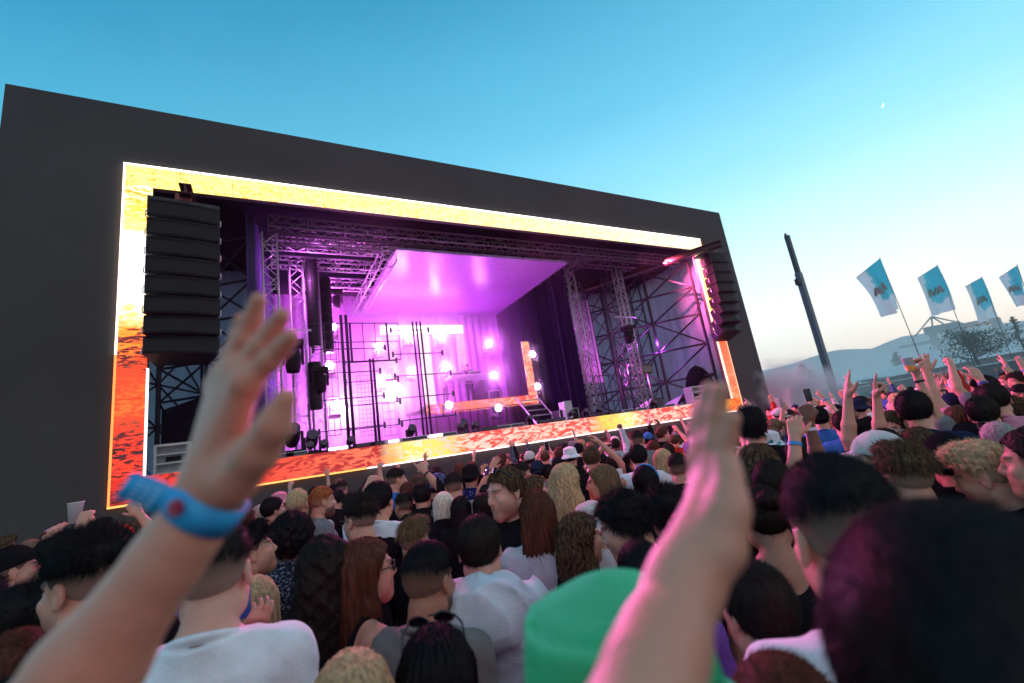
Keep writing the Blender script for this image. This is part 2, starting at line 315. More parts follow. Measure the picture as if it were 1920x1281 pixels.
def hair_mesh(style,h,seed=0):
    rg=np.random.default_rng(seed+5); base=(0,-.012,.035)
    lo=np.array((-.13,-.17,-.12)); hi=np.array((.13,.16,.2))
    longst=style in('long','wavy','longcurly')
    if longst: lo=np.array((-.19,-.24,-.42)); hi=np.array((.19,.16,.18))
    if style in('pony',): lo[2]=-.25; lo[1]=-.24
    if style=='afro': lo=np.array((-.19,-.2,-.14)); hi=np.array((.19,.2,.24))
    F=Field(lo,hi,min(h,.008) if not longst else min(h,.009)); th={'short':.013,'smooth':.016,'fade':.0035,'quiff':.0035,'curltop':.0035,'long':.016,'wavy':.02,'longcurly':.035,'bob':.02,'pony':.008,'buzz':.0035,'shaggy':.024,'afro':.055,'bun':.008,'crop':.0035}[style]
    F.ell(base,(.0755+th,.0985+th,.0875+th),0)
    cut=lambda v,X,Y,Z: np.maximum(v,(hairline(Y)-Z)*.75+0*X)
    if style not in('afro',): F.fn(None,op=cut)
    else: F.fn(None,op=lambda v,X,Y,Z: np.maximum(v,(hairline(Y)-.01-Z)*.75+0*X)); F.fn(None,op=lambda v,X,Y,Z:v+noise3(X,Y,Z,.012,70))
    if style in('fade','quiff','curltop','crop'):
        G=Field(lo,hi,F.h); t={'fade':.017,'quiff':.024,'curltop':.03,'crop':.013}[style]
        G.ell((0,-.008,.04),(.072+t*.7,.094+t*.75,.088+t),0)
        if style=='quiff': G.ell((0,.062,.122),(.06,.045,.035),.02)
        if style=='curltop': G.ell((0,.05,.12),(.07,.06,.04),.03)
        G.fn(None,op=lambda v,X,Y,Z: np.maximum(v,(np.interp(Y,[-.11,-.06,.05,.07,.1],[.03,.04,.052,.07,.08])-Z)*.8+0*X))
        a,f={'fade':(.0015,130),'quiff':(.0045,80),'curltop':(.009,120),'crop':(.001,150)}[style]
        G.fn(None,op=lambda v,X,Y,Z:v+noise3(X,Y,Z,a,f)); F.V=np.minimum(F.V,G.V)
    if style=='smooth': F.fn(None,op=lambda v,X,Y,Z:v+noise3(X,Y,Z,.001,60))
    if style in('short','shaggy','bob'):
        a,f={'short':(.0012,120),'shaggy':(.0065,75),'bob':(.002,90)}[style]; F.fn(None,op=lambda v,X,Y,Z:v+noise3(X,Y,Z,a,f))
    if style=='bob':
        for s in (-1,1): F.cap((s*.07,-.02,.04),(s*.082,-.02,-.1),.03,.024,.03)
        F.ell((0,-.07,-.05),(.09,.045,.09),.03)
    if style in('pony','bun'):
        F.fn(None,op=lambda v,X,Y,Z:v+.0015*np.sin(X*300+Y*80))
        if style=='bun': F.ell((0,-.12,.09),(.04,.04,.036),.01); F.fn(None,(-.06,-.18,.03),(.06,-.07,.15),op=lambda v,X,Y,Z:v+noise3(X,Y,Z,.004,140))
        else: F.cap((0,-.11,.06),(0,-.17,.03),.022,.03,.01); F.cap((0,-.17,.03),(0,-.175,-.16),.032,.018,.02)
    if longst:
        W={'long':1,'wavy':1.1,'longcurly':1.35}[style]
        for s in (-1,1):
            F.cap((s*.062,-.01,.03),(s*.078*W,-.02,-.12),.028,.03*W,.03); F.cap((s*.078*W,-.02,-.12),(s*.085*W,-.03,-.31),.03*W,.022*W,.03)
        F.ell((0,-.085,-.06),(.092*W,.05*W,.14),.04); F.ell((0,-.095,-.2),(.1*W,.042*W,.17),.04)
        F.ell((0,.1,-.035),(.06,.085,.1),.008,sub=True); F.cap((0,.05,-.15),(0,.06,-.45),.06,.075,.02,sub=True)
        if style=='long': dd=lambda v,X,Y,Z: v+.0035*np.sin(np.arctan2(X,-Y-.0+.0001)*34+Z*9)+.002*np.sin(np.arctan2(X,-Y)*71-Z*13)
        elif style=='wavy': dd=lambda v,X,Y,Z: v+.005*np.sin(np.arctan2(X,-Y+.0001)*22+5*np.sin(Z*38))+.003*np.sin(np.arctan2(X,-Y)*47+3*np.sin(Z*55+1))
        else: dd=lambda v,X,Y,Z: v+noise3(X,Y,Z,.010,60)+noise3(X,Y,Z,.004,190)
        F.fn(None,op=dd)
    F.ell((0,-.012,.03),(.066,.088,.078),0,sub=True) if not longst else None
    P,Q=F.mesh()
    dens=np.ones(len(P))
    if style in('fade','quiff','curltop','crop'):
        side=np.interp(P[:,2],[-.06,.0,.045,.06],[.12,.38,.8,1.0]); r=np.sqrt((P[:,0]/.0755)**2+((P[:,1]+.012)/.0985)**2+((P[:,2]-.035)/.0875)**2)
        dens=np.where(r>1.09,1.0,side)
    if style=='buzz': dens=np.full(len(P),.7)
    # loose strands
    n={'buzz':0,'smooth':2500,'crop':1800,'fade':3200,'quiff':3600,'curltop':2600,'short':4200,'shaggy':4200,'afro':3000,'bob':2600,'pony':1200,'bun':1200,'long':3000,'wavy':3000,'longcurly':9000}[style]
    n=int(n*(1.9 if h<.006 else 1.0 if h<.009 else .45 if h<.012 else .2)); wd=.0006 if h<.006 else .0009 if h<.009 else .002
    if n and len(P):
        top=np.where(dens>.95)[0]; I=rg.choice(top,n); p=P[I]; c=np.array((0,-.012,.03)) ; o=p-c; o[:,2]=np.where(p[:,2]<-.05,0,o[:,2]); o/=np.linalg.norm(o,axis=1)[:,None]+1e-9
        jit=rg.normal(0,1,(n,3)); jit/=np.linalg.norm(jit,axis=1)[:,None]
        if longst or style=='bob':
            L=rg.uniform(.04,.11,n)*(1 if style!='longcurly' else .5)*np.where(p[:,2]>.02,.3,1.); d=np.array((0,0,-1.))-o*np.array((0,0,-1.)).dot(o.T)[:,None]
            d[p[:,2]>.05]+=np.array((0,-.5,0)); d[:,1]*=1; d=d/(np.linalg.norm(d,axis=1)[:,None]+1e-6)+o*.06+jit*(.08 if style!='longcurly' else .95)
        elif style in('pony','bun'): L=rg.uniform(.01,.03,n); d=np.array((0,-1.,.2))+o*.3+jit*.3
        else:
            L=rg.uniform(.010,.024,n)*{'quiff':1.6,'shaggy':1.9,'curltop':1.0,'afro':1.3,'crop':.6,'smooth':.7}.get(style,1.0)
            up=np.clip((p[:,2]-.06)/.05,0,1)[:,None]; g=np.array((0,.15,-1.))*(1-up)+np.array((.25,.9,.1))*up; g=g-o*(g*o).sum(1)[:,None]; g/=np.linalg.norm(g,axis=1)[:,None]+1e-6
            w1,w2={'quiff':(.75,.3),'shaggy':(.55,.4),'curltop':(.8,.9),'afro':(.9,.8)}.get(style,(.28,.16)); d=g*.8+o*w1+jit*w2
        d/=np.linalg.norm(d,axis=1)[:,None]; w=np.cross(d,o+jit*.3); w/=np.linalg.norm(w,axis=1)[:,None]+1e-9; w*=wd
        d2=d+jit*.25*(2.5 if style in('longcurly','curltop') else 1)-(np.array((0,0,.15))); d2/=np.linalg.norm(d2,axis=1)[:,None]
        p0=p-o*.002; p1=p0+d*L[:,None]*.5; p2=p1+d2*L[:,None]*.5
        R=np.stack([p0-w,p0+w,p1-w*.8,p1+w*.8,p2-w*.25,p2+w*.25],1).reshape(-1,3)
        b=len(P)+np.arange(n)[:,None]*6; RF=np.concatenate([b+np.array([[0,1,3,2]]),b+np.array([[2,3,5,4]])])
        P=np.concatenate([P,R]); Q=np.concatenate([Q,RF]); dens=np.concatenate([dens,np.ones(len(R))])
    return mesh_np('hair',P,Q,[None],attrs={'dens':dens})
def hat_mesh(kind,h):
    F=Field((-.17,-.18,-.05),(.17,.27,.22),min(h,.007)); 
    if kind in('cap','capback'):
        F.ell((0,-.012,.045),(.089,.112,.1),0); F.fn(None,op=lambda v,X,Y,Z: np.maximum(v,(np.interp(Y,[-.1,.0,.1],[.0,.035,.055])-Z))+.0012*np.cos(np.arctan2(X,Y)*6))
        s=1 if kind=='cap' else -1
        F.fn(lambda X,Y,Z:(np.sqrt((X/.075)**2+((Y*s-.10)/.085)**2+((Z-(.052 if s>0 else .02)+.9*X*X*6+.15*(Y*s-.1))/.005)**2)-1)*.005,k=.004)
        F.cap((0,-.012,.143),(0,-.012,.147),.008,None,.003)
    elif kind=='bucket':
        def f(X,Y,Z):
            r=np.sqrt((X/.9)**2+((Y+.012)/1.1)**2); a=np.abs(r-(.096-.12*(Z-.045)))-.006; a=np.maximum(a,np.maximum(.05-Z,Z-.122))
            b=np.sqrt(np.maximum(r-.066,0)**2+(Z-.118-.02*np.clip(1-r/.07,0,1))**2)-.016; c=np.maximum(np.abs((Z-.045)+ (r-.095)*.75)-.006,np.maximum(r-.155,.085-r)); return np.minimum(np.minimum(a,b),c)*.8
        F.fn(f); F.fn(None,op=lambda v,X,Y,Z:v+.002*np.sin(X*43+Y*31+Z*20)*np.sin(Z*47+Y*35-X*12)-.001)
    elif kind=='beanie':
        F.ell((0,-.015,.05),(.09,.112,.105),0); F.fn(None,op=lambda v,X,Y,Z: np.maximum(v,(np.interp(Y,[-.1,.0,.1],[-.03,.01,.045])-Z))); F.fn(None,op=lambda v,X,Y,Z:v+.0015*np.sin(np.arctan2(X,Y)*50))
    elif kind=='hood':
        F.ell((0,-.02,.02),(.11,.135,.13),0); F.cap((0,-.04,-.02),(0,-.06,-.14),.1,.12,.05); F.ell((0,.11,-.02),(.075,.09,.105),.01,sub=True)
        F.fn(None,op=lambda v,X,Y,Z:v+noise3(X,Y,Z,.004,45))
    if kind=='hood': F.ell((0,-.012,.03),(.079,.1,.088),.0,sub=True)
    P,Q=F.mesh(); return mesh_np('hat',P,Q,[None])
def shades_mesh():
    mb=MB()
    for s in (-1,1):
        pts=[(s*(.034+.026*math.cos(q)*(1 if math.cos(q)*s>0 or 1 else 1)),.104-.012*abs(math.cos(q)*.5+.5 if s>0 else .5-math.cos(q)*.5)**2,.006+.021*math.sin(q)) for q in np.linspace(0,2*math.pi,13)[:-1]]
        b=[(x,y+.004,z) for x,y,z in pts]; mb.poly(pts+b,[tuple(range(12)),tuple(range(12,24))[::-1]]+[(i,(i+1)%12,12+(i+1)%12,12+i) for i in range(12)])
        for i in range(12): mb.tube(pts[i],pts[(i+1)%12],.003,5,1)
        mb.path([(s*.06,.097,.012),(s*.078,.07,.012),(s*.082,-.0,.01),(s*.08,-.02,-.005)],.0028,5,1)
    mb.tube((-.01,.108,.012),(.01,.108,.012),.0028,5,1); return mb
def eyes_mb():
    mb=MB()
    for s in (-1,1):
        for (r,yo,mi) in ((.0105,0,0),(.0052,.0066,1)):
            n=10; P=[];c=np.array((s*.031,.0825+yo,.003))
            for i in range(7):
                a=math.pi*i/6
                for j in range(n): b=2*math.pi*j/n; P.append(c+r*np.array((math.sin(a)*math.cos(b),math.cos(a),math.sin(a)*math.sin(b))))
            mb.poly(P,[(i*n+j,i*n+(j+1)%n,(i+1)*n+(j+1)%n,(i+1)*n+j) for i in range(6) for j in range(n)],mi)
    return mb
# materials for people
def skin_mat(name,col):
    m=bpy.data.materials.new(name); m.use_nodes=True; N,L=nt(m); b=N['Principled BSDF']; b.inputs['Roughness'].default_value=.5
    b.inputs['Subsurface Weight'].default_value=.0; b.inputs['Specular IOR Level'].default_value=.4
    tc=N.new('ShaderNodeTexCoord'); n=N.new('ShaderNodeTexNoise'); n.inputs['Scale'].default_value=14; n.inputs['Detail'].default_value=6; L.new(tc.outputs['Object'],n.inputs['Vector'])
    def mix(a,bc,f):
        x=N.new('ShaderNodeMix'); x.data_type='RGBA'
        (L.new(a,x.inputs[6]) if not isinstance(a,tuple) else setattr(x.inputs[6],'default_value',(*a,1))); x.inputs[7].default_value=(*bc,1)
        L.new(f,x.inputs[0]); return x.outputs[2]
    def att(nm,g=1):
        a=N.new('ShaderNodeAttribute'); a.attribute_name=nm
        q=N.new('ShaderNodeMath'); q.operation='MULTIPLY'; q.inputs[1].default_value=g; L.new(a.outputs['Fac'],q.inputs[0]); return q.outputs[0]
    c=mix(col,(col[0]*1.15,col[1]*.66,col[2]*.55),n.outputs['Fac']); c=mix(c,(col[0]*.8,col[1]*.3,col[2]*.3),att('lip',.8)); c=mix(c,(.03,.018,.012),att('brow',.8)); 
    ba=N.new('ShaderNodeAttribute'); ba.attribute_type='OBJECT'; ba.attribute_name='stubble'; bq=N.new('ShaderNodeMath'); bq.operation='MULTIPLY'; L.new(att('beard'),bq.inputs[0]); L.new(ba.outputs['Fac'],bq.inputs[1]); c=mix(c,(col[0]*.22,col[1]*.17,col[2]*.16),bq.outputs[0])
    L.new(c,b.inputs['Base Color'])
    n2=N.new('ShaderNodeTexNoise'); n2.inputs['Scale'].default_value=130; L.new(tc.outputs['Object'],n2.inputs['Vector']); bp=N.new('ShaderNodeBump'); bp.inputs['Strength'].default_value=.35; bp.inputs['Distance'].default_value=.003
    L.new(n2.outputs['Fac'],bp.inputs['Height']); L.new(bp.outputs[0],b.inputs['Normal']); return m
def hair_mat(name,col,col2=None,skin=(.42,.25,.18)):
    m=bpy.data.materials.new(name); m.use_nodes=True; N,L=nt(m); b=N['Principled BSDF']; N.remove(b); b=N.new('ShaderNodeBsdfDiffuse'); gg=N.new('ShaderNodeBsdfGlossy'); gg.inputs['Roughness'].default_value=.42; gg.inputs['Color'].default_value=(.9,.85,.85,1); ms=N.new('ShaderNodeMixShader'); ms.inputs[0].default_value=.012; L.new(b.outputs[0],ms.inputs[1]); L.new(gg.outputs[0],ms.inputs[2]); L.new(ms.outputs[0],N['Material Output'].inputs[0])
    col2=col2 or tuple(c*2.0+.001 for c in col); tc=N.new('ShaderNodeTexCoord'); mp=N.new('ShaderNodeMapping'); mp.inputs['Scale'].default_value=(90,90,7); L.new(tc.outputs['Object'],mp.inputs['Vector'])
    n=N.new('ShaderNodeTexNoise'); n.inputs['Scale'].default_value=1; n.inputs['Detail'].default_value=3; L.new(mp.outputs[0],n.inputs['Vector'])
    r=N.new('ShaderNodeValToRGB'); r.color_ramp.elements[0].position=.38; r.color_ramp.elements[1].position=.66; r.color_ramp.elements[0].color=(*col,1); r.color_ramp.elements[1].color=(*col2,1)
    L.new(n.outputs['Fac'],r.inputs[0]); a=N.new('ShaderNodeAttribute'); a.attribute_name='dens'; x=N.new('ShaderNodeMix'); x.data_type='RGBA'; x.inputs[6].default_value=(*skin,1)
    L.new(r.outputs[0],x.inputs[7]); L.new(a.outputs['Fac'],x.inputs[0]); L.new(x.outputs[2],b.inputs['Color'])
    bp=N.new('ShaderNodeBump'); bp.inputs['Strength'].default_value=.5; bp.inputs['Distance'].default_value=.004; L.new(n.outputs['Fac'],bp.inputs['Height']); L.new(bp.outputs[0],b.inputs['Normal']); L.new(bp.outputs[0],gg.inputs['Normal'])
    return m
SKIN={k:skin_mat('skin_'+k,c) for k,c in dict(pale=(.60,.40,.31),fair=(.58,.345,.25),tan=(.36,.2,.13),brown=(.16,.08,.05)).items()}
SK3=dict(pale=(.46,.30,.23),fair=(.42,.26,.19),tan=(.3,.17,.115),brown=(.13,.07,.045))
HC=dict(black=(.004,.003,.0035),dark=(.010,.006,.0045),brown=(.022,.011,.006),auburn=(.06,.018,.010),lightbrown=(.11,.065,.035),blond=(.34,.23,.12),ginger=(.24,.07,.02),grey=(.22,.2,.19),platinum=(.5,.43,.34))
_hm={}
def HM(c,sk):
    if (c,sk) not in _hm: _hm[(c,sk)]=hair_mat('hair_%s_%s'%(c,sk),HC[c],skin=SK3[sk],col2=((.14,.08,.04) if c=='brown' else None))
    return _hm[(c,sk)]
CLC=dict(black=(.012,.012,.014),navy=(.018,.028,.06),white=(.8,.82,.85),grey=(.2,.2,.21),taupe=(.2,.18,.165),blue=(.05,.16,.45),red=(.5,.04,.03),green=(.03,.2,.09),palegrey=(.5,.53,.57),mauve=(.4,.2,.28),beige=(.45,.38,.3),denim=(.06,.1,.18),lime=(.55,.85,.05),teal=(.05,.32,.36),purple=(.2,.08,.38),palejacket=(.62,.68,.74),hatgreen=(.06,.58,.25),offwhite=(.62,.6,.57),pink=(.65,.25,.35),orange=(.75,.2,.04))
_cm={}
def CM(c):
    if c in _cm: return _cm[c]
    if c in CLC: m=mat('cloth_'+c,CLC[c],.9,noise=.12,nscale=9,bump=.25,bscale=160,matte=True)
    else:
        m=mat('cloth_'+c,(.5,.5,.5),.85,matte=True); N,L=nt(m); b=N['Principled BSDF']; tc=N.new('ShaderNodeTexCoord')
        def ramp(src,stops,interp='LINEAR'):
            r=N.new('ShaderNodeValToRGB'); r.color_ramp.interpolation=interp; e=r.color_ramp.elements
            e[0].position,e[0].color=stops[0][0],(*stops[0][1],1); e[1].position,e[1].color=stops[-1][0],(*stops[-1][1],1)
            for p,cc in stops[1:-1]: q=e.new(p); q.color=(*cc,1)
            L.new(src,r.inputs[0]); return r.outputs[0]
        if c=='pattern':
            n=N.new('ShaderNodeTexNoise'); mp=N.new('ShaderNodeMapping'); mp.inputs['Scale'].default_value=(60,60,110); L.new(tc.outputs['Object'],mp.inputs[0]); L.new(mp.outputs[0],n.inputs[0]); n.inputs['Scale'].default_value=1; n.inputs['Detail'].default_value=3
            L.new(ramp(n.outputs[0],[(.45,(.015,.025,.05)),(.55,(.04,.06,.1)),(.6,(.3,.36,.42))]),b.inputs[0])
        elif c=='floral':
            n=N.new('ShaderNodeTexVoronoi'); n.inputs['Scale'].default_value=22; L.new(tc.outputs['Object'],n.inputs[0]); L.new(ramp(n.outputs[0],[(.2,(.02,.25,.28)),(.34,(.05,.4,.42)),(.38,(.7,.75,.78))]),b.inputs[0])
        elif c=='star':
            n=N.new('ShaderNodeTexVoronoi'); n.inputs['Scale'].default_value=28; L.new(tc.outputs['Object'],n.inputs[0]); L.new(ramp(n.outputs[0],[(.12,(.6,.65,.8)),(.2,(.02,.025,.12)),(.3,(.02,.025,.12))]),b.inputs[0])
        elif c=='plaid':
            outs=[]
            for ax,sc in (((1,0,0),14),((0,0,1),16)):
                w=N.new('ShaderNodeTexWave'); w.inputs['Scale'].default_value=sc/6; w.bands_direction='X' if ax[0] else 'Z'; L.new(tc.outputs['Object'],w.inputs[0]); outs.append(ramp(w.outputs['Color'],[(.0,(.15,.2,.35)),(.12,(.62,.6,.6)),(.6,(.66,.63,.6)),(.9,(.4,.36,.4))]))
            x=N.new('ShaderNodeMix'); x.data_type='RGBA'; x.blend_type='MULTIPLY'; x.inputs[0].default_value=1; L.new(outs[0],x.inputs[6]); L.new(outs[1],x.inputs[7]); L.new(x.outputs[2],b.inputs[0])
        elif c in('tiedye','tiedyepurple'):
            w=N.new('ShaderNodeTexWave'); w.wave_type='RINGS'; w.rings_direction='SPHERICAL'; w.inputs['Scale'].default_value=3.2; w.inputs['Distortion'].default_value=3; mp=N.new('ShaderNodeMapping'); mp.inputs['Location'].default_value=(0,0,-1.25); L.new(tc.outputs['Object'],mp.inputs[0]); L.new(mp.outputs[0],w.inputs[0])
            st=[(.0,(.05,.2,.6)),(.3,(.1,.5,.7)),(.5,(.8,.7,.05)),(.7,(.8,.12,.05)),(1,(.6,.6,.65))] if c=='tiedye' else [(0,(.2,.06,.45)),(.5,(.45,.3,.6)),(1,(.7,.6,.7))]
            L.new(ramp(w.outputs['Color'],st),b.inputs[0])
        elif c=='camo':
            n=N.new('ShaderNodeTexNoise'); n.inputs['Scale'].default_value=30; L.new(tc.outputs['Object'],n.inputs[0]); L.new(ramp(n.outputs[0],[(.45,(.02,.03,.1)),(.5,(.2,.24,.4)),(.56,(.03,.04,.12))],'CONSTANT'),b.inputs[0])
    _cm[c]=m; return m
M_EYEW=mat('eye_white',(.7,.68,.66),.2); M_EYED=mat('eye_iris',(.03,.02,.015),.1); M_LENS=mat('sunglass_lens',(.006,.006,.008),.08,spec=.8); M_FRAMEB=mat('sunglass_frame',(.01,.01,.01),.3); M_FRAMEW=mat('sunglass_frame_white',(.75,.75,.78),.3)
def BANDM(c): return memo('band'+c,lambda:mat('band_'+c,dict(blue=(.02,.28,.68),white=(.7,.7,.75),black=(.01,.01,.012),navy=(.03,.05,.35))[c],.45))
M_SHOE=mat('shoe_rubber',(.3,.3,.3),.7,noise=.2)
def setm(o,*ms):
    for i,m in enumerate(ms): o.material_slots[i].link='OBJECT'; o.material_slots[i].material=m
def lod(z): return .0052 if z<1.35 else .007 if z<2.9 else .0095 if z<5.5 else .013
def part(name,me,parent,loc=None,R=None,mats=()):
    o=bpy.data.objects.new(name,me); link(o,parent)
    if loc is not None: o.location=loc
    if R is not None:
        from mathutils import Matrix
        o.rotation_euler=Matrix(R.tolist()).to_euler()
    setm(o,*mats); return o
NP=[0]
def person(loc,rz,sc,hh,fem=False,skin='fair',hair='short',hc='dark',top='tee',tc='black',L='down',R='down',turn=0,nod=0,hat=None,hatc='black',shades=None,label='',group=None,eyes=False,seed=0,leg='black',bands=None,stubble=None):
    poses=(L,R); kp=tuple(('ik',tuple(np.round(p[1],2)),tuple(np.round(p[2],1)),p[3]) if isinstance(p,tuple) else p for p in poses)
    me=memo(('b',kp,fem,hh,round(turn,2),round(nod,2)),lambda:body_mesh(poses,fem,hh,turn,nod))
    o=bpy.data.objects.new('person',me); link(o); o.location=loc; o.rotation_euler=(0,0,rz); o.scale=(sc,)*3
    tag(o,label,'person',group); setm(o,SKIN[skin]); HR=head_rot(turn,nod)
    part('top' if top in('vest','strap') else 'jacket' if top in('jacket','hoodie') else 'shirt',memo(('s',kp,fem,hh,top),lambda:shirt_mesh(poses,fem,hh,top)),o,mats=(CM(tc),))
    part('trousers',memo(('t',max(hh,.0095)),lambda:trousers_mesh(max(hh,.0095))),o,mats=(CM(leg),))
    part('shoes',memo('shoe',shoes_mesh),o,mats=(M_SHOE,))
    if hair: part('hair',memo(('h',hair,hh,seed%2),lambda:hair_mesh(hair,hh,seed%2)),o,HEADC,HR,mats=(HM(hc,skin),))
    if hat: part({'cap':'cap','capback':'cap','bucket':'bucket_hat','beanie':'beanie','hood':'hood'}[hat],memo(('hat',hat,hh),lambda:hat_mesh(hat,hh)),o,HEADC,HR,mats=(CM(hatc),))
    if shades:
        up=shades.startswith('up'); off=HEADC+HR@(np.array((0,-.004,.058)) if up else np.zeros(3)); RR=HR@rotx(.7) if up else HR
        if 'shade' not in _cache:
            q=shades_mesh().build('sunglasses',[M_LENS,M_FRAMEB],smooth=False); _cache['shade']=q.data; bpy.data.objects.remove(q)
        part('sunglasses',_cache['shade'],o,off,RR,mats=(M_LENS,M_FRAMEW if 'white' in shades else M_FRAMEB))
    if eyes:
        if 'eyes' not in _cache:
            q=eyes_mb().build('eyes',[M_EYEW,M_EYED],smooth=True); _cache['eyes']=q.data; bpy.data.objects.remove(q)
        part('eyes',_cache['eyes'],o,HEADC,HR,mats=(M_EYEW,M_EYED))
    o['stubble']=0.0 if fem else (.35 if stubble is None else stubble)
    for sd,bc in (bands or {}).items():
        s_,e_,w_,n_,k_=arm_pts(-1 if sd=='L' else 1,poses[0 if sd=='L' else 1]); ax=nrm(w_-e_); cc=e_+(w_-e_)*.86; t_=nrm(np.cross(ax,(.3,.2,1))); v_=np.cross(ax,t_); q=.9 if fem else 1
        V=[cc+(t_*math.cos(a)+v_*math.sin(a))*r+ax*h for a in np.arange(16)*math.pi/8 for r,h in ((.031*q,-.009),(.0355*q,-.009),(.0355*q,.009),(.031*q,.009))]
        MB().poly(V,[(k*4+i,((k+1)%16)*4+i,((k+1)%16)*4+(i+1)%4,k*4+(i+1)%4) for k in range(16) for i in range(4)]).build('watch' if bc=='black' else 'wristband',BANDM(bc),o,smooth=False)
    NP[0]+=1; return o
from mathutils import Vector
# ------------------------------------------------------------------ setting: sky, ground, hills
w=bpy.data.worlds.new('World'); SC.world=w; w.use_nodes=True; N,L=w.node_tree.nodes,w.node_tree.links
bg=N['Background']; tc=N.new('ShaderNodeTexCoord'); sx=N.new('ShaderNodeSeparateXYZ'); L.new(tc.outputs['Generated'],sx.inputs[0])
sky=N.new('ShaderNodeTexSky'); sky.sky_type='NISHITA'; sky.sun_disc=False; sky.sun_elevation=math.radians(1.0); sky.sun_rotation=math.radians(75); sky.air_density=1; sky.dust_density=.6; sky.ozone_density=3
def wmath(op,a,b):
    m=N.new('ShaderNodeMath'); m.operation=op
    for i,v in enumerate((a,b)):
        if isinstance(v,(int,float)): m.inputs[i].default_value=v
        else: L.new(v,m.inputs[i])
    return m.outputs[0]
# dusk gradient: height above the horizon, brightened towards the sunset on the right
az=N.new('ShaderNodeVectorMath'); az.operation='DOT_PRODUCT'; L.new(tc.outputs['Generated'],az.inputs[0]); az.inputs[1].default_value=(.80,.60,0)
r1=N.new('ShaderNodeValToRGB'); el=r1.color_ramp.elements
SKY=[(0,(1.05,.80,.60)),(.05,(1.06,.87,.70)),(.13,(.93,.90,.80)),(.22,(.66,.85,.87)),(.33,(.42,.73,.82)),(.46,(.20,.55,.70)),(.62,(.085,.38,.54)),(.85,(.02,.21,.35)),(1,(.01,.16,.29))]
el[0].position,el[0].color=0,(*SKY[0][1],1); el[1].position,el[1].color=1,(*SKY[-1][1],1)
for p,c in SKY[1:-1]: e=el.new(p); e.color=(*c,1)
hz=wmath('ADD',sx.outputs['Z'],wmath('MULTIPLY',wmath('SUBTRACT',1,az.outputs['Value']),.26)); L.new(wmath('MAXIMUM',wmath('MULTIPLY',hz,.95),0),r1.inputs[0])
mx=N.new('ShaderNodeMix'); mx.data_type='RGBA'; mx.inputs[0].default_value=.06; L.new(r1.outputs[0],mx.inputs[6]); L.new(sky.outputs[0],mx.inputs[7]); 
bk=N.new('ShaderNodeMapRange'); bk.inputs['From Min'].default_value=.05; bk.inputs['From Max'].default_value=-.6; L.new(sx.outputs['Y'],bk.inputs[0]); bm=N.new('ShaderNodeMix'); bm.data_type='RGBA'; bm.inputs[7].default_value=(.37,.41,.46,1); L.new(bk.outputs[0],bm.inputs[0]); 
cn=N.new('ShaderNodeTexNoise'); cn.inputs['Scale'].default_value=2.2; cn.inputs['Detail'].default_value=6; cmp=N.new('ShaderNodeMapping'); cmp.inputs['Scale'].default_value=(1,1,5); L.new(tc.outputs['Generated'],cmp.inputs[0]); L.new(cmp.outputs[0],cn.inputs[0])
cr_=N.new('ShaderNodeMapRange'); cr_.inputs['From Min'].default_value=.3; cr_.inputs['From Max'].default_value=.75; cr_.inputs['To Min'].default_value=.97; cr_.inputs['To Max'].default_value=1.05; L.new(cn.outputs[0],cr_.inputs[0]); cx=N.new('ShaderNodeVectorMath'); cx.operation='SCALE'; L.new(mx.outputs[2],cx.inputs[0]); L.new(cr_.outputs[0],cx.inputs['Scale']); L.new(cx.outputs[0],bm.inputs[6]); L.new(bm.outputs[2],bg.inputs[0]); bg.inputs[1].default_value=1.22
sl=bpy.data.lights.new('haze_fill_sun','SUN'); sl.energy=.55; sl.angle=math.radians(12); sl.color=(1,.74,.52); so=bpy.data.objects.new('haze_fill_sun',sl); link(so); so.rotation_euler=Vector((-.80,-.60,-.07)).to_track_quat('-Z','Y').to_euler()  # weak low sun added to brighten haze and rims, though the sun has set
G=MB().poly([(-3000,-3000,0),(4500,-3000,0),(4500,4500,0),(-3000,4500,0)],[(0,1,2,3)]).build('ground',mat('asphalt',(.05,.05,.052),.9,noise=.3,nscale=.6,bump=.4,bscale=30)); tag(G,kind='structure')
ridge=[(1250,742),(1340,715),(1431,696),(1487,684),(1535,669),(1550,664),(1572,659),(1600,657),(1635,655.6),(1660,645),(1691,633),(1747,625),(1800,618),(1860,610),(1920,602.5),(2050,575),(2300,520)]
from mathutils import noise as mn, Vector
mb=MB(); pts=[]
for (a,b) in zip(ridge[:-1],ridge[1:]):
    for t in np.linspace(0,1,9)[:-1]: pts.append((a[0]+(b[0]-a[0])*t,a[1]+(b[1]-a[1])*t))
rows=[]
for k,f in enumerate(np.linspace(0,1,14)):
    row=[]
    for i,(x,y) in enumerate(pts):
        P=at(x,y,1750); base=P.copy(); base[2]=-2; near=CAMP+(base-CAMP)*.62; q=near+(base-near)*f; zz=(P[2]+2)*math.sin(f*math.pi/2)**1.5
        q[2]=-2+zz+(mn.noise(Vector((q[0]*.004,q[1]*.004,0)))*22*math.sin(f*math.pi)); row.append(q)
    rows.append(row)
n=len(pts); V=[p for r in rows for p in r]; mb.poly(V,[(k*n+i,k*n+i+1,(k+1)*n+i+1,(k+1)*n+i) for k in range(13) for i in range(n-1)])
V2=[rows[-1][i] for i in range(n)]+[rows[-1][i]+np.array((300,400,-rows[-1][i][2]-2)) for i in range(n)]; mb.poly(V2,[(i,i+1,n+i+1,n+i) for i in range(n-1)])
H=mb.build('hills',mat('hillside_haze_blue',(.06,.15,.2),.95,noise=.4,nscale=.01),smooth=True); tag(H,kind='structure')  # blue of the distance haze is put into the hill colour
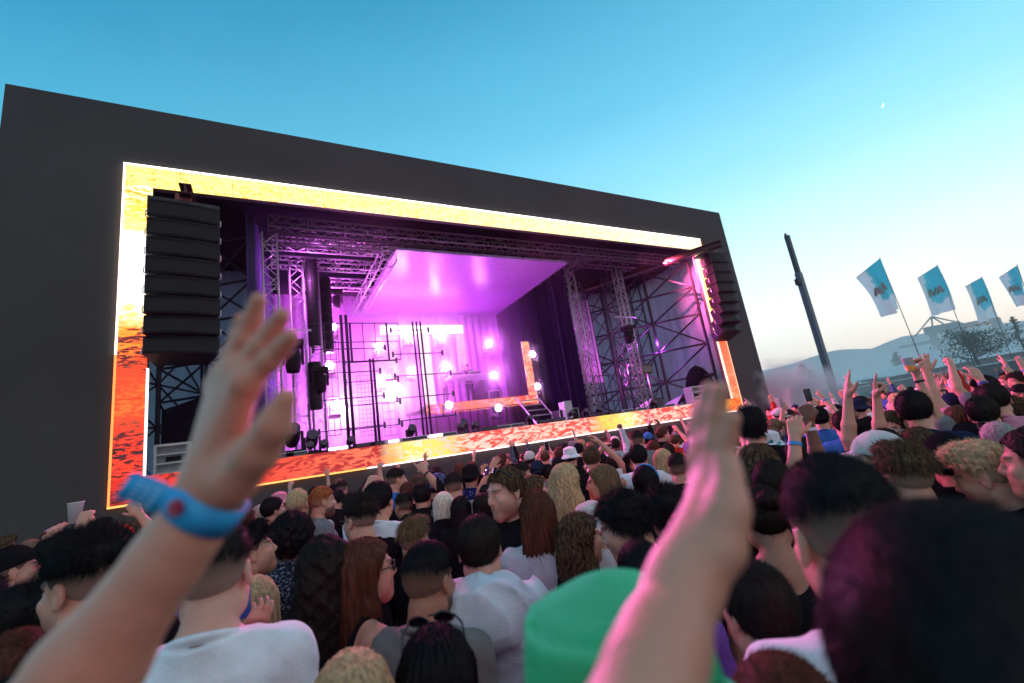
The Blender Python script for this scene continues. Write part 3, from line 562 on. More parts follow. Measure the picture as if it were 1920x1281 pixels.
# ------------------------------------------------------------------ the stage building
XL,XR,ZB,ZT,YF=-2.54,16.15,1.86,9.06,11.2
M_WALL=mat('wall_paint',(.058,.054,.053),.85,noise=.16,nscale=.35,bump=.15,bscale=90)
M_DARK=mat('black_drape',(.008,.008,.014),.9,noise=.2,nscale=3,matte=True); M_STEEL=mat('dark_steel',(.035,.035,.04),.45,metal=.6,noise=.3,nscale=6)
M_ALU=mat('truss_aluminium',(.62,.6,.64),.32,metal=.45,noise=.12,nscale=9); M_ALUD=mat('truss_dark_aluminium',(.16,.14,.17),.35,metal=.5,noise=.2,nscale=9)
M_BLKP=mat('black_speaker_paint',(.007,.007,.008),.55,spec=.25,noise=.25,nscale=12,bump=.2,bscale=200)
M_PLY=mat('stage_deck_board',(.04,.03,.035),.55,noise=.35,nscale=3)
stage=empty('stage_building',(6.8,11.2,0)); tag(stage,'huge grey slab-fronted festival stage with a wide glowing rectangular opening','stage')
IX=-6.8;IY=-11.2
def sbox(name,m,lo,hi,par=stage):
    return MB().box((lo[0]+IX,lo[1]+IY,lo[2]),(hi[0]+IX,hi[1]+IY,hi[2])).build(name,m,par)
WX0,WX1,WZ=XL-1.94,XR+1.91,10.57
f=MB()
for lo,hi in (((WX0,0),(XL+.5,WZ)),((XR-.5,0),(WX1,WZ)),((XL+.5,ZT-.5),(XR-.5,WZ)),((XL+.5,0),(XR-.5,ZB+.5))): f.box((lo[0]+IX,YF+IY,lo[1]),(hi[0]+IX,YF+.15+IY,hi[1]))
wall=f.build('front_wall',M_WALL,stage)
seams=MB()
for x in np.arange(WX0+2.44,WX1-.5,2.44): seams.box((x-.006+IX,-.003,0),(x+.006+IX,.0,ZB if XL<x<XR else WZ-.01)); 
for x in np.arange(WX0+2.44,WX1-.5,2.44): 
    if XL<x<XR: seams.box((x-.006+IX,-.003,ZT),(x+.006+IX,.0,WZ-.01))
pass
sbox('deck',M_PLY,(XL+.5,YF+.45,2.16),(XR-.5,19.0,2.355))
sbox('roof',M_DARK,(WX0,YF+.45,8.9),(WX1,19.2,9.1))
# translucent wing fabric, folded
def fabric(name,col,tr=.6):
    m=bpy.data.materials.new(name); m.use_nodes=True; N,L=nt(m); out=N['Material Output']; N.remove(N['Principled BSDF'])
    d=N.new('ShaderNodeBsdfDiffuse'); t=N.new('ShaderNodeBsdfTranslucent'); x=N.new('ShaderNodeMixShader'); x.inputs[0].default_value=tr
    tc=N.new('ShaderNodeTexCoord'); mp=N.new('ShaderNodeMapping'); mp.inputs['Scale'].default_value=(2,2,.25); n=N.new('ShaderNodeTexNoise'); n.inputs['Scale'].default_value=1.4; n.inputs['Detail'].default_value=6; L.new(tc.outputs['Object'],mp.inputs[0]); L.new(mp.outputs[0],n.inputs[0])
    r=N.new('ShaderNodeValToRGB'); r.color_ramp.elements[0].position=.3; r.color_ramp.elements[1].position=.75; r.color_ramp.elements[0].color=(*[c*.6 for c in col],1); r.color_ramp.elements[1].color=(*col,1); L.new(n.outputs[0],r.inputs[0])
    for s in (d,t): L.new(r.outputs[0],s.inputs[0])
    L.new(d.outputs[0],x.inputs[1]); L.new(t.outputs[0],x.inputs[2]); L.new(x.outputs[0],out.inputs[0]); return m
M_FAB=fabric('scrim_fabric',(.36,.41,.5),.5); M_FABD=fabric('heavy_drape',(.10,.09,.2),.25)
def curtain(name,p0,p1,z0,z1,m,amp=.05,per=.35,par=stage,th=None):
    p0=np.array(p0,float);p1=np.array(p1,float); L_=np.linalg.norm(p1-p0); u=(p1-p0)/L_; nn=np.array((-u[1],u[0])); k=max(8,int(L_/per*6)); P=[]
    for i in range(k+1):
        s=L_*i/k; q=p0+u*s+nn*amp*(math.sin(s/per*6.28)+.4*math.sin(s/per*2.9+1)); P+= [(q[0]+IX,q[1]+IY,z0),(q[0]+IX,q[1]+IY,(z0+z1)/2),(q[0]+IX,q[1]+IY,z1)]
    return MB().poly(P,[(3*i+j,3*i+3+j,3*i+4+j,3*i+1+j) for i in range(k) for j in (0,1)]).build(name,m,par,smooth=True)
curtain('side_scrim',(16.9,11.7),(17.3,17.2),0,8.9,M_FAB,.03,.9); curtain('back_scrim',(10.2,17.4),(17.3,17.2),0,8.9,M_FAB,.03,.8)
curtain('side_scrim',(-3.4,11.7),(-3.6,16.5),0,8.9,M_FAB,.03,.9); curtain('back_scrim',(-3.6,16.5),(-.3,16.5),0,8.9,M_FAB,.03,.8)
curtain('wing_drape',(-.27,12.2),(-.1,12.5),2.36,8.7,M_FABD,.06,.3); curtain('wing_drape',(-.1,12.5),(.35,17.9),2.36,8.7,M_FABD,.06,.4)
M_BACK=mat('backdrop_cloth',(.52,.26,.62),.7,noise=.15,nscale=2,bump=.2,bscale=20)
curtain('backdrop',(.2,18.35),(10.1,18.35),2.36,8.8,M_BACK,.04,.35)
curtain('wing_wall',(9.9,12.6),(9.9,18.3),2.36,8.8,mat('navy_drape',(.004,.003,.014),.85,matte=True),.05,.35)
curtain('backstage_drape',(9.9,13.4),(11.3,17.4),2.36,8.6,mat('mid_drape',(.02,.018,.035),.8,matte=True),.05,.35)
sbox('wing_panel',mat('pale_wing_board',(.4,.36,.45),.5,noise=.1),(11.75,14.9,3.9),(12.75,14.94,7.6))
# lightweight dark LED ceiling
sbox('ceiling_screen',mat('ceiling_led_tiles',(.34,.17,.46),.3,noise=.3,nscale=4,spec=.6,aniso=(1,6,1)),(3.52,12.1,7.96),(9.75,18.3,8.05))
# ------------------------------------------------------------------ LED surround
def led(name,axis,lo,hi,A,B,nsc,thr=(.46,.56),seed=0,gain=1):
    m=bpy.data.materials.new(name); m.use_nodes=True; N,L=nt(m); b=N['Principled BSDF']; b.inputs['Base Color'].default_value=(.02,.02,.02,1); b.inputs['Roughness'].default_value=.4
    tc=N.new('ShaderNodeTexCoord'); sp=N.new('ShaderNodeSeparateXYZ'); L.new(tc.outputs['Object'],sp.inputs[0])
    mr=N.new('ShaderNodeMapRange'); mr.inputs['From Min'].default_value=lo; mr.inputs['From Max'].default_value=hi
    nz0=N.new('ShaderNodeTexNoise'); nz0.inputs['Scale'].default_value=2.2; nz0.inputs['Detail'].default_value=4; L.new(tc.outputs['Object'],nz0.inputs[0])
    ad=N.new('ShaderNodeMath'); ad.operation='MULTIPLY_ADD'; ad.inputs[1].default_value=.9; L.new(nz0.outputs[0],ad.inputs[0]); L.new(sp.outputs[axis],ad.inputs[2]); L.new(ad.outputs[0],mr.inputs[0])
    def ramp(src,st):
        r=N.new('ShaderNodeValToRGB'); e=r.color_ramp.elements; e[0].position=st[0][0]; e[0].color=(*st[0][1],1); e[1].position=st[-1][0]; e[1].color=(*st[-1][1],1)
        for p,c in st[1:-1]: q=e.new(p); q.color=(*c,1)
        L.new(src,r.inputs[0]); return r.outputs[0]
    mp=N.new('ShaderNodeMapping'); mp.inputs['Scale'].default_value=nsc; mp.inputs['Location'].default_value=(seed,seed,seed); L.new(tc.outputs['Object'],mp.inputs[0])
    nz=N.new('ShaderNodeTexNoise'); nz.inputs['Scale'].default_value=1; nz.inputs['Detail'].default_value=4.5; nz.inputs['Distortion'].default_value=1.2; L.new(mp.outputs[0],nz.inputs[0])
    f=ramp(nz.outputs[0],[(thr[0],(0,0,0)),(thr[1],(1,1,1))]); x=N.new('ShaderNodeMix'); x.data_type='RGBA'; L.new(f,x.inputs[0]); L.new(ramp(mr.outputs[0],A),x.inputs[6]); L.new(ramp(mr.outputs[0],B),x.inputs[7])
    L.new(x.outputs[2],b.inputs['Emission Color']); b.inputs['Emission Strength'].default_value=gain; return m
W_=(1,1,1);Wy=(1,.93,.55);Yl=(1,.72,.12);Or=(1,.22,.015);Rd=(.75,.035,.006);Dk=(.10,.008,.008);Pk=(.95,.07,.05);Pw=(1,.62,.5)
ledf=empty('led_surround',(6.8,11.2,0)); tag(ledf,'rectangular led screen surround showing orange and white flames around the stage opening','led screen')
ledL=led('led_left',2,1.9,9.5,[(0,(.62,.02,.006)),(.40,(.75,.03,.006)),(.50,Or),(.57,Wy),(.62,W_),(.76,W_),(.8,Yl),(1,Wy)],[(0,(.012,.003,.005)),(.22,(.03,.004,.006)),(.3,(.6,.09,.01)),(.42,(.03,.004,.006)),(.5,Dk),(.56,Yl),(.62,W_),(.76,W_),(.82,(1,.5,.05)),(.9,(.8,.2,.01)),(1,(1,.5,.05))],(4.5,4.5,16),gain=1.9)
ledT=led('led_top',0,-9,9.5,[(0,(1,.80,.22)),(.3,(1,.86,.30)),(.7,(1,.9,.45)),(1,(1,.95,.6))],[(0,(1,.34,.02)),(.3,(1,.40,.02)),(.6,(1,.55,.06)),(1,(1,.7,.2))],(12,10,30),thr=(.5,.6),gain=1.45)
ledB=led('led_bottom',0,-9.0,9.2,[(0,(.7,.02,.006)),(.14,(.9,.05,.02)),(.27,(1,.2,.1)),(.31,Yl),(.36,Yl),(.40,Pk),(.62,Pk),(.66,Yl),(.71,Yl),(.75,Pk),(.92,Pk),(.95,Yl),(1,Or)],[(0,(.1,.006,.006)),(.14,(.35,.015,.012)),(.27,(.45,.02,.02)),(.31,Wy),(.36,Pw),(.40,Pw),(.62,Pw),(.66,(1,.45,.03)),(.71,Wy),(.75,Pw),(.92,Pw),(.95,(1,.5,.1)),(1,Rd)],(3.6,3,10),gain=.9)
ledR=led('led_right',2,1.9,9.5,[(0,(1,.07,.03)),(.4,(1,.1,.03)),(.6,Or),(.75,Yl),(1,Wy)],[(0,(1,.30,.15)),(.45,Rd),(.6,Yl),(.8,Wy),(1,Wy)],(3,3,7),gain=1.5)
def lbox(name,m,lo,hi): return MB().box((lo[0]+IX,lo[1]+IY,lo[2]),(hi[0]+IX,hi[1]+IY,hi[2])).build(name,m,ledf)
lbox('screen_strip',ledL,(XL+.001,11.13,ZB+.501),(XL+.5,11.197,ZT-.501)); lbox('screen_strip',ledR,(XR-.5,11.13,ZB+.501),(XR-.001,11.197,ZT-.501))
lbox('screen_strip',ledT,(XL+.001,11.13,ZT-.5),(XR-.001,11.197,ZT-.001)); lbox('screen_strip',ledB,(XL+.001,11.13,ZB+.001),(XR-.001,11.197,ZB+.5))
for nm,z0,z1,x0,x1,c,s in (('edge_light',ZT-.035,ZT,XL,XR,(1,.9,.8),4),('edge_light',ZB+2.9,ZT-.036,XL,XL+.035,(1,.75,.6),3.5),('edge_light',ZB+.036,ZB+2.899,XL,XL+.035,(1,.22,.05),2.2),('edge_light',ZB,ZB+.035,XL,XL+4.6,(1,.4,.1),2),('edge_light',ZB,ZB+.035,XL+4.601,XR,(1,.72,.7),2.6),('edge_light',ZB+.036,ZT-.036,XR-.035,XR,(1,.35,.22),2.2),('edge_light',ZB+.5,ZT-.5,XR-.535,XR-.503,(1,.6,.45),2),('edge_light',ZB+.5,ZB+2.6,XL+.503,XL+.535,(1,.8,.75),2.5)):
    lbox(nm,emat('led_edge',c,s*.8),(x0,11.12,z0),(x1,11.19,z1))
M_SEAM=mat('module_joint',(.02,.01,.01),.8,matte=True)
sm=MB()
for x in np.arange(XL+1.0,XR-.6,1.0):
    for z0 in (ZT-.498,): sm.box((x-.004+IX,-.0725,z0),(x+.004+IX,-.0705,z0+.496))
for z in np.arange(ZB+1.0,ZT-.6,1.0):
    for x0 in (XL+.002,XR-.498): sm.box((x0+IX,-.0725,z-.004),(x0+.496+IX,-.0705,z+.004))
js=sm.build('module_joints',M_SEAM,ledf); js['kind']='stuff'
# inner screens on the stage (two overlapping rectangles)
def inner(name,label,pieces,Y):
    e=empty(name,((pieces[0][1][0]),Y,2.36)); tag(e,label,'led screen')
    for m,lo,hi in pieces: MB().box((lo[0]-e.location[0],0,lo[1]-2.36),(hi[0]-e.location[0],.09,hi[1]-2.36)).build('screen_strip',m,e)
iW=led('led_inner_white',0,0,9,[(0,W_),(1,W_)],[(0,Wy),(1,Wy)],(3,3,8),gain=2.2); iO=led('led_inner_orange',2,0,6,[(0,(1,.42,.22)),(1,(1,.48,.16))],[(0,Rd),(.5,(.8,.08,.08)),(1,(1,.6,.3))],(5,4,10),gain=1.0); iF=led('led_inner_pale',2,0,6,[(0,(1,.7,.8)),(1,(1,.75,.7))],[(0,(1,.5,.5)),(1,W_)],(5,4,10),gain=.9); iB=led('led_inner_base',0,-.5,4.5,[(0,Or),(.16,Or),(.24,Or),(1,Pk)],[(0,W_),(.14,W_),(.2,Dk),(.3,(.7,.03,.06)),(1,(1,.5,.3))],(3,2,9),gain=1.0)
inner('led_screen','white and orange led arch standing at the back behind the disc jockeys',[(iW,(4.15,6.92),(7.7,7.26)),(iO,(7.36,5.3),(7.7,6.92)),(iO,(4.36,4.4),(4.72,6.92))],17.5)
inner('led_screen','lower led frame wrapping the front and sides of the raised booth platform',[(iB,(4.95,3.32),(9.55,3.67)),(iO,(9.2,3.67),(9.52,5.86)),(iF,(4.95,3.67),(5.33,6.3))],15.22)
# ------------------------------------------------------------------ truss work
def truss(name,label,a,b,w=.34,group=None,cr=.025,br=.012,step=None,m=None):
    a=np.array(a,float);b=np.array(b,float);d=b-a;L_=np.linalg.norm(d);d/=L_; t=np.cross(d,(0,0,1.)) if abs(d[2])<.9 else np.array((1.,0,0)); t/=np.linalg.norm(t); v=np.cross(d,t); o=(a+b)*.5; h=w/2
    r=empty(name,tuple(o)); tag(r,label,'truss',group)
    cs=[(-t-v)*h,(t-v)*h,(t+v)*h,(-t+v)*h]; mb=MB()
    for c in cs: mb.tube(a+c-o,b+c-o,cr,6)
    mb.build('chords',m or M_ALU,r,smooth=True).__setitem__('kind','stuff') if False else mb.build('chord',m or M_ALU,r,smooth=True)
    mb=MB(); n=max(2,int(round(L_/(step or w*1.05))))
    for k in range(n):
        s0,s1=a+d*L_*k/n-o,a+d*L_*(k+1)/n-o
        for i in range(4):
            c0,c1=cs[i],cs[(i+1)%4]
            mb.tube(s0+(c0 if k%2 else c1),s1+(c1 if k%2 else c0),br,5)
        for i in range(4):
            if k%3==0: mb.tube(s0+cs[i],s0+cs[(i+1)%4],br,5)
    mb.build('lattice',m or M_ALU,r,smooth=True); return r
def tower(px,py,Y,w,ztop,label,x=None,plate=True,**k):
    x=onY(px,py,Y)[0] if x is None else x
    r=truss('truss_tower',label,(x,Y,2.38),(x,Y,ztop),w,**k)
    if plate: 
        bp=MB().box((-w*.9,-w*.9,-(ztop-2.38)/2-.02),(w*.9,w*.9,-(ztop-2.38)/2+.02)).build('base_plate',M_STEEL,r)
    return r
tower(513,700,12.3,.34,8.2,'bright aluminium truss tower nearest the left drape')
tower(563,700,13.6,.36,8.0,'shaded truss tower standing second from the left drape')
tower(592,650,14.2,.32,8.0,'lattice tower just left of the dark hanging column',m=M_ALU)
tower(1086,640,13.0,.36,8.1,'pink-lit truss tower right of the dark side drape')
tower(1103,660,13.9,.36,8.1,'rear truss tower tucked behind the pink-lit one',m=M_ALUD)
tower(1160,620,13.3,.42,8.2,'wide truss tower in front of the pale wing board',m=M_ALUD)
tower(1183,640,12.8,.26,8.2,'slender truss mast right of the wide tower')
g='truss beams under the stage roof'
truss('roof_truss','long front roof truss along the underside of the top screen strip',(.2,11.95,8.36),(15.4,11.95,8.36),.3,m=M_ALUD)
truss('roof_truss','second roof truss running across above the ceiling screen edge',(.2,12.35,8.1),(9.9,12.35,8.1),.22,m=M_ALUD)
truss('roof_truss','left-hand roof truss nearest the tower tops',(.3,12.9,8.3),(3.3,12.9,8.3),.3)
truss('roof_truss','left-hand roof truss further back over the dark column',(.3,14.1,8.25),(3.3,14.1,8.25),.3)
truss('roof_truss','short rear truss low on the left of the ceiling screen',(1.3,15.6,8.2),(3.3,15.6,8.2),.34)
truss('roof_truss','bright slanting truss running back along the left edge of the ceiling screen',(3.35,12.2,7.9),(3.35,18.0,7.9),.4)
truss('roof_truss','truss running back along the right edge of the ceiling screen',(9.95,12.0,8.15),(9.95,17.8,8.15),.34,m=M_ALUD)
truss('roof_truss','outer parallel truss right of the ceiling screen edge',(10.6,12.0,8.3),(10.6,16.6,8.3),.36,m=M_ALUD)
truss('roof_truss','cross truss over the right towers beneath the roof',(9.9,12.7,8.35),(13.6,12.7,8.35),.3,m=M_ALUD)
# wing scaffolding
def scaffold(name,label,P0,P1,zs,nx,r=.035):
    P0=np.array(P0,float);P1=np.array(P1,float); o=np.array((*((P0+P1)/2),0)); e=empty(name,tuple(o)); tag(e,label,'scaffold'); rg=random.Random(len(label))
    mb=MB(); X=[P0+(P1-P0)*i/nx for i in range(nx+1)]
    g=lambda i,k: np.array((*X[i],zs[k]))-o
    for i in range(nx+1): mb.tube(g(i,0),g(i,-1),r*1.5,6)
    mb.build('upright',M_STEEL,e); mb=MB()
    for k in range(1,len(zs)):
        for i in range(nx):
            mb.tube(g(i,k),g(i+1,k),r,6)
    mb.build('ledger',M_STEEL,e); mb=MB()
    for k in range(len(zs)-1):
        for i in range(nx):
            mb.tube(g(i,k),g(i+1,k+1),r*.9,5)
            if (i+k)%2==0 or nx<3: mb.tube(g(i+1,k),g(i,k+1),r*.9,5)
    mb.build('brace',M_STEEL,e); return e
scaffold('scaffold','black braced scaffold screen filling the right wing',(12.7,16.8),(16.3,12.1),[2.36,3.5,4.8,6.1,7.3,8.5],3,.045)
scaffold('scaffold','thinner scaffold layer behind the right wing scaffold',(13.4,17.0),(16.8,15.6),[2.36,3.6,4.9,6.2,7.5,8.8],4,.028)
scaffold('scaffold','scaffold bay seen behind the big left speaker array',(-2.4,14.6),(-.2,13.2),[2.36,4.3,5.2,6.3,7.3,8.6],2,.035)
scaffold('scaffold','low scaffold at the far left edge of the stage opening',(-3.1,12.4),(-1.6,15.9),[2.36,3.6,4.7,6.4,8.6],2,.03)
t=tower(0,0,14.9,.26,8.6,'dark slanting lattice column dividing the right wing scaffold',x=15.1,m=M_STEEL)
# side tarps
T1=MB().poly([(-1.95,12.2,2.38),(-.85,12.1,2.38),(-.85,12.1,4.1),(-1.95,12.2,3.75),(-1.95,12.26,2.38),(-.85,12.16,2.38),(-.85,12.16,4.1),(-1.95,12.26,3.75)],[(0,1,2,3),(7,6,5,4),(3,2,6,7),(0,3,7,4),(1,5,6,2)]).build('tarpaulin',M_DARK); tag(T1,'black tarpaulin screen behind the lower left speaker','tarpaulin')
# hanging black columns on the left, catwalk boxes on the right
def hung(name,label,x,Y,z0,z1,wd,cat,group=None,m=None,ring=True):
    e=empty(name,(x,Y,z0)); tag(e,label,cat,group); mb=MB(); n=14
    mb.lathe([(0,0),(wd*.46,0),(wd*.5,.03),(wd*.5,z1-z0-.03),(wd*.46,z1-z0),(0,z1-z0)],n=n); mb.build('housing',m or M_BLKP,e,smooth=False)
    mb=MB()
    for k in range(1,4): mb.lathe([(wd*.5,(z1-z0)*k/4-.012),(wd*.53,(z1-z0)*k/4-.012),(wd*.53,(z1-z0)*k/4+.012),(wd*.5,(z1-z0)*k/4+.012)],n=n)
    mb.build('clamp',M_STEEL,e); return e
x=onY(584,520,13.4)[0]; hung('cable_drop','thick black column hanging between the left truss towers',x,13.4,5.4,8.0,.34,'cable drop')
x=onY(608,520,14.6)[0]; hung('cable_drop','shorter black column hanging just right of the lattice tower',x,14.6,5.5,8.0,.36,'cable drop')
x=onY(590,690,13.2)[0]; hung('cable_drop','lower black fabric column under the left hanging column',x,13.2,3.6,4.9,.34,'cable drop')
# ------------------------------------------------------------------ moving heads, floor lights, lamps
M_LAMP=emat('lamp_lens_pink',(1,.66,1),60); M_LAMP2=emat('lamp_lens_white',(1,.8,1),3); M_LAMPD=mat('lamp_lens_dark',(.05,.03,.06),.15)
def moving_head(name,label,loc,lens,up=True,s=1.0,group=None,aim=0):
    e=empty(name,tuple(loc)); tag(e,label,'stage light',group); sg=1 if up else -1
    MB().box((-.17*s,-.17*s,0),(.17*s,.17*s,.1*s*sg)).build('base',M_BLKP,e,bevel=.01) if up else MB().box((-.17*s,-.17*s,-.1*s),(.17*s,.17*s,0)).build('base',M_BLKP,e,bevel=.01)
    y=MB(); y.box((-.17*s,-.05*s,.1*s*sg if up else -.42*s),(-.13*s,.05*s,.42*s if up else -.1*s)); y.box((.13*s,-.05*s,.1*s if up else -.42*s),(.17*s,.05*s,.42*s if up else -.1*s)); y.box((-.17*s,-.04*s,.1*s if up else -.13*s),(.17*s,.04*s,.13*s if up else -.1*s)); y.build('yoke',M_BLKP,e)
    q=math.radians(aim); R=rotx(q)@np.eye(3); c=np.array((0,0,.36*s*sg)); mb=MB(); n=14; P=[]
    prof=[(.0,.2),(.1,.2),(.12,.1),(.125,-.1),(.105,-.2),(.09,-.205)]
    for k in range(n):
        a=2*math.pi*k/n
        for r,yy in prof: P.append(c+R@np.array((r*math.cos(a)*s,yy*s,r*math.sin(a)*s)))
    m_=len(prof); mb.poly(P,[(k*m_+i,((k+1)%n)*m_+i,((k+1)%n)*m_+i+1,k*m_+i+1) for k in range(n) for i in range(m_-1)]); mb.build('lamp_head',M_BLKP,e,smooth=True)
    mb=MB(); mb.poly([c+R@np.array((.122*math.cos(a)*s,-.21*s,.122*math.sin(a)*s)) for a in np.arange(n)*2*math.pi/n],[tuple(range(n))]); mb.build('lens',lens,e); return e
def lamp(loc,energy,col,r=.08,typ='POINT',rot=None,size=None,blend=.6,name='stage lamp glow'):
    l=bpy.data.lights.new('lamp',typ); l.energy=energy; l.color=col
    if typ=='SPOT': l.spot_size=size; l.spot_blend=blend
    if typ=='AREA': l.size=size
    else: l.shadow_soft_size=r
    o=bpy.data.objects.new('lamp_light',l); o.location=loc; link(o)
    if rot is not None: o.rotation_euler=rot
    return o
MAG=(.88,.10,.95); VIO=(.42,.06,1); PNK=(1,.3,.75)
gl=[(913,647,17.2,1,'large glowing lamp in the middle of the back wall'),(985,611,17.6,1,'glowing lamp highest on the right of the back wall'),(922,706,17.2,1,'glowing lamp low on the back wall right of the booth'),(994,667,15.6,.6,'small lamp halfway up the right-hand lit strip'),(1003,727,15.5,.6,'small lamp at the foot of the right-hand lit strip'),(930,767,15.0,.7,'lamp on the floor in front of the booth platform'),(838,762,15.1,.7,'bright lamp at the left end of the booth platform front'),(823,636,17.7,.8,'lamp inside the arch above the pale figure'),(832,692,17.4,.9,'lamp behind the pale figure at the booth'),(763,637,16.4,.8,'lamp on the pipe stand left of the arch, upper'),(768,698,16.4,.8,'lamp on the pipe stand left of the arch, lower'),(707,653,16.6,.9,'lamp behind the upper pipe grid'),(712,717,16.4,1.4,'blinding white lamp left of centre on the backdrop'),(617,689,15.4,.8,'lamp beside the lattice tower at mid height'),(622,617,15.4,.7,'lamp beside the lattice tower near the top'),(627,763,15.2,1.1,'wide bright lamp low beside the lattice tower')]
for i,(x,y,Y,s,lb) in enumerate(gl):
    p=onY(x,y,Y); moving_head('stage_lamp',lb,p-np.array((0,0,.36)),M_LAMP,True,1.0,aim=-4)
    if not(x>990): lamp(p+np.array((0,-.35,0)),(150 if x<860 else 90)*s,MAG if x<860 else (.72,.09,1),.1)
# row of small floor lights on the deck edge
rr=random.Random(3); k=0
for i,px in enumerate(list(range(505,1285,26))):
    p=onY(px,0,0) if False else None
    xx=onY(px,861-(px-505)*.134,11.75)[0]; typ=rr.random()
    if typ<.45: moving_head('floor_light','small black floor light in the row along the front deck edge',(xx,11.9,2.36),M_LAMPD,True,.62,group='floor lights along the deck edge',aim=-20)
    else:
        e=empty('floor_light',(xx,11.86,2.36)); tag(e,'low silver floor wash light bar on the front deck edge','floor light','low light bars along the deck edge')
        MB().box((-.24,-.06,.03),(.24,.06,.13)).build('housing',M_ALU if typ<.8 else M_BLKP,e,bevel=.01); MB().box((-.22,-.064,.045),(.22,-.06,.115)).build('lens',M_LAMP2 if rr.random()<.3 else M_LAMPD,e)
# a few larger fixtures
for (x,y,Y,up,s,lb) in ((548,640,12.6,False,1.5,'black moving head light hanging beside the first left tower'),(549,858,12.3,True,1.5,'big black moving head standing at the foot of the left tower'),(586,838,12.9,True,1.2,'moving head on the deck right of the left tower foot'),(1176,612,12.7,False,1.25,'black lantern hanging on an arm beside the slender mast'),(1115,470,12.9,False,1.4,'dark lantern hanging high left of the wide right tower'),(1153,480,12.8,False,1.4,'dark lantern hanging high right of the wide right tower'),(630,545,14.9,False,1.1,'lantern on a boom arm near the slanting truss'),(770,800,12.6,True,.9,'moving head standing before the pipe stand'),(865,775,12.8,True,.9,'moving head beneath the booth platform'),(600,690,13.0,False,1.2,'lantern clamped low on the hanging column')):
    p=onY(x,y,Y); 
    if up: p[2]=2.36
    moving_head('moving_head',lb,p,M_LAMPD,up,s,aim=-70 if not up else -30)
for (x0,y0,Y) in ((545,628,12.6),(1176,600,12.7)):
    p=onY(x0,y0,Y); b=MB().tube(p+np.array((-.6,0,.12)),p+np.array((.5,0,.12)),.03,8).build('boom_arm',M_ALU,smooth=True); tag(b,'short horizontal pipe holding the lantern by the left tower' if x0<600 else 'short horizontal pipe holding the lantern by the slender mast','pipe')
# pipe stands with cross arms, and the wire grid
def pipes(name,label,px,py,Y,z0,z1,arms,r=.045,n=1,gap=.12,m=M_STEEL):
    x=onY(px,py,Y)[0]; e=empty(name,(x,Y,2.36)); tag(e,label,'pipe stand')
    mb=MB()
    for i in range(n): mb.tube((i*gap,0,z0-2.36),(i*gap,0,z1-2.36),r,8)
    mb.build('pole',m,e,smooth=True)
    for zz,a,b in arms:
        mb=MB().tube((a,-.05,zz-2.36),(b,-.05,zz-2.36),.018,6)
        for q in (a,b): mb.box((q-.03,-.09,zz-2.36-.09),(q+.03,-.02,zz-2.36+.09))
        mb.build('arm',m,e)
    MB().box((-.3,-.3,0),(.3,.3,.03)).build('base_plate',m,e); return e
pipes('pipe_stand','thick double black pipe stand carrying the upper wire grid',647,720,13.4,2.37,6.35,[(3.0,-.75,1.0),(3.85,-.75,1.05),(4.6,-.6,1.0),(5.3,-.8,1.2)],.045,2,.14)
pipes('pipe_stand','slim pipe stand with four cross arms before the white lamp',700,760,13.9,2.37,5.1,[(3.0,-.75,.8),(3.7,-.75,.8),(4.4,-.75,.8),(5.0,-.75,.8)],.04,2,.1)
pipes('pipe_stand','triple pipe stand with long cross arms left of the booth',785,720,13.9,2.37,6.3,[(3.1,-.75,1.1),(3.8,-.75,1.1),(4.5,-.75,1.1),(5.2,-.75,.9),(6.0,-.75,.5)],.032,3,.13)
def grid(name,label,c0,c1,Y,nx,nz,r=.012,thick=()):
    a=onY(*c0,Y);b=onY(*c1,Y); e=empty(name,(a[0],Y,min(a[2],b[2]))); tag(e,label,'wire grid'); W=b[0]-a[0];Hh=abs(a[2]-b[2]); mb=MB()
    for i in range(nx+1): mb.tube((W*i/nx,0,0),(W*i/nx,0,Hh),r*(2.6 if i in thick else 1),5)
    mb.build('upright_wire',M_STEEL,e); mb=MB()
    for k in range(nz+1): mb.tube((0,.02,Hh*k/nz),(W,.02,Hh*k/nz),r*1.2,5)
    mb.build('cross_wire',M_STEEL,e)
grid('wire_grid','upper black wire grid spreading beside the thick pipe stand',(607,606),(752,674),13.5,6,2,.014,(2,5))
grid('wire_grid','lower fine wire grid between the two left pipe stands',(668,705),(705,815),14.0,4,14,.006)
grid('wire_grid','tall fine wire grid left of the thick pipe stand',(607,640),(640,815),14.4,2,5,.012)
grid('wire_grid','fine wire grid behind the slim pipe stand',(712,700),(745,815),14.3,2,8,.007)
grid('mesh_fence','dark mesh fence panel at the right of the lit strip',(1002,643),(1052,790),15.0,2,4,.016)
grid('railing','black railing in the right wing behind the towers',(1120,705),(1235,790),14.6,10,2,.018)
grid('railing','black railing under the booth platform front',(840,772),(1000,800),14.9,12,1,.016)
# booth platform, steps, table, equipment
pl=empty('booth_platform',(7.3,16.7,2.36)); tag(pl,'raised black booth platform in the middle of the stage','platform')
MB().box((-2.3,-1.35,1.24),(2.3,1.35,1.33)).build('deck',M_PLY,pl)
for x in (-2.2,-1.1,0,1.1,2.2):
    for y in (-1.25,1.25): MB().tube((x,y,0),(x,y,1.24),.04,6).build('leg',M_STEEL,pl)
st=empty('steps',(9.0,14.6,2.36)); tag(st,'metal access steps at the right end of the booth platform','steps')
for i in range(5): MB().box((-.45,-.6+i*.25,.2+i*.22),(.45,-.38+i*.25,.235+i*.22)).build('tread',M_ALU,st)
for s in (-.47,.47): MB().tube((s,-.65,.1),(s,.6,1.25),.03,6).build('stringer',M_ALU,st)
tb=empty('dj_table',(7.0,16.4,3.69)); tag(tb,'white-topped truss table carrying the decks on the platform','table')
MB().box((-.68,-.4,1.06),(.68,.4,1.12)).build('tabletop',mat('table_white',(.7,.72,.72),.5),tb,bevel=.008)
mb=MB()
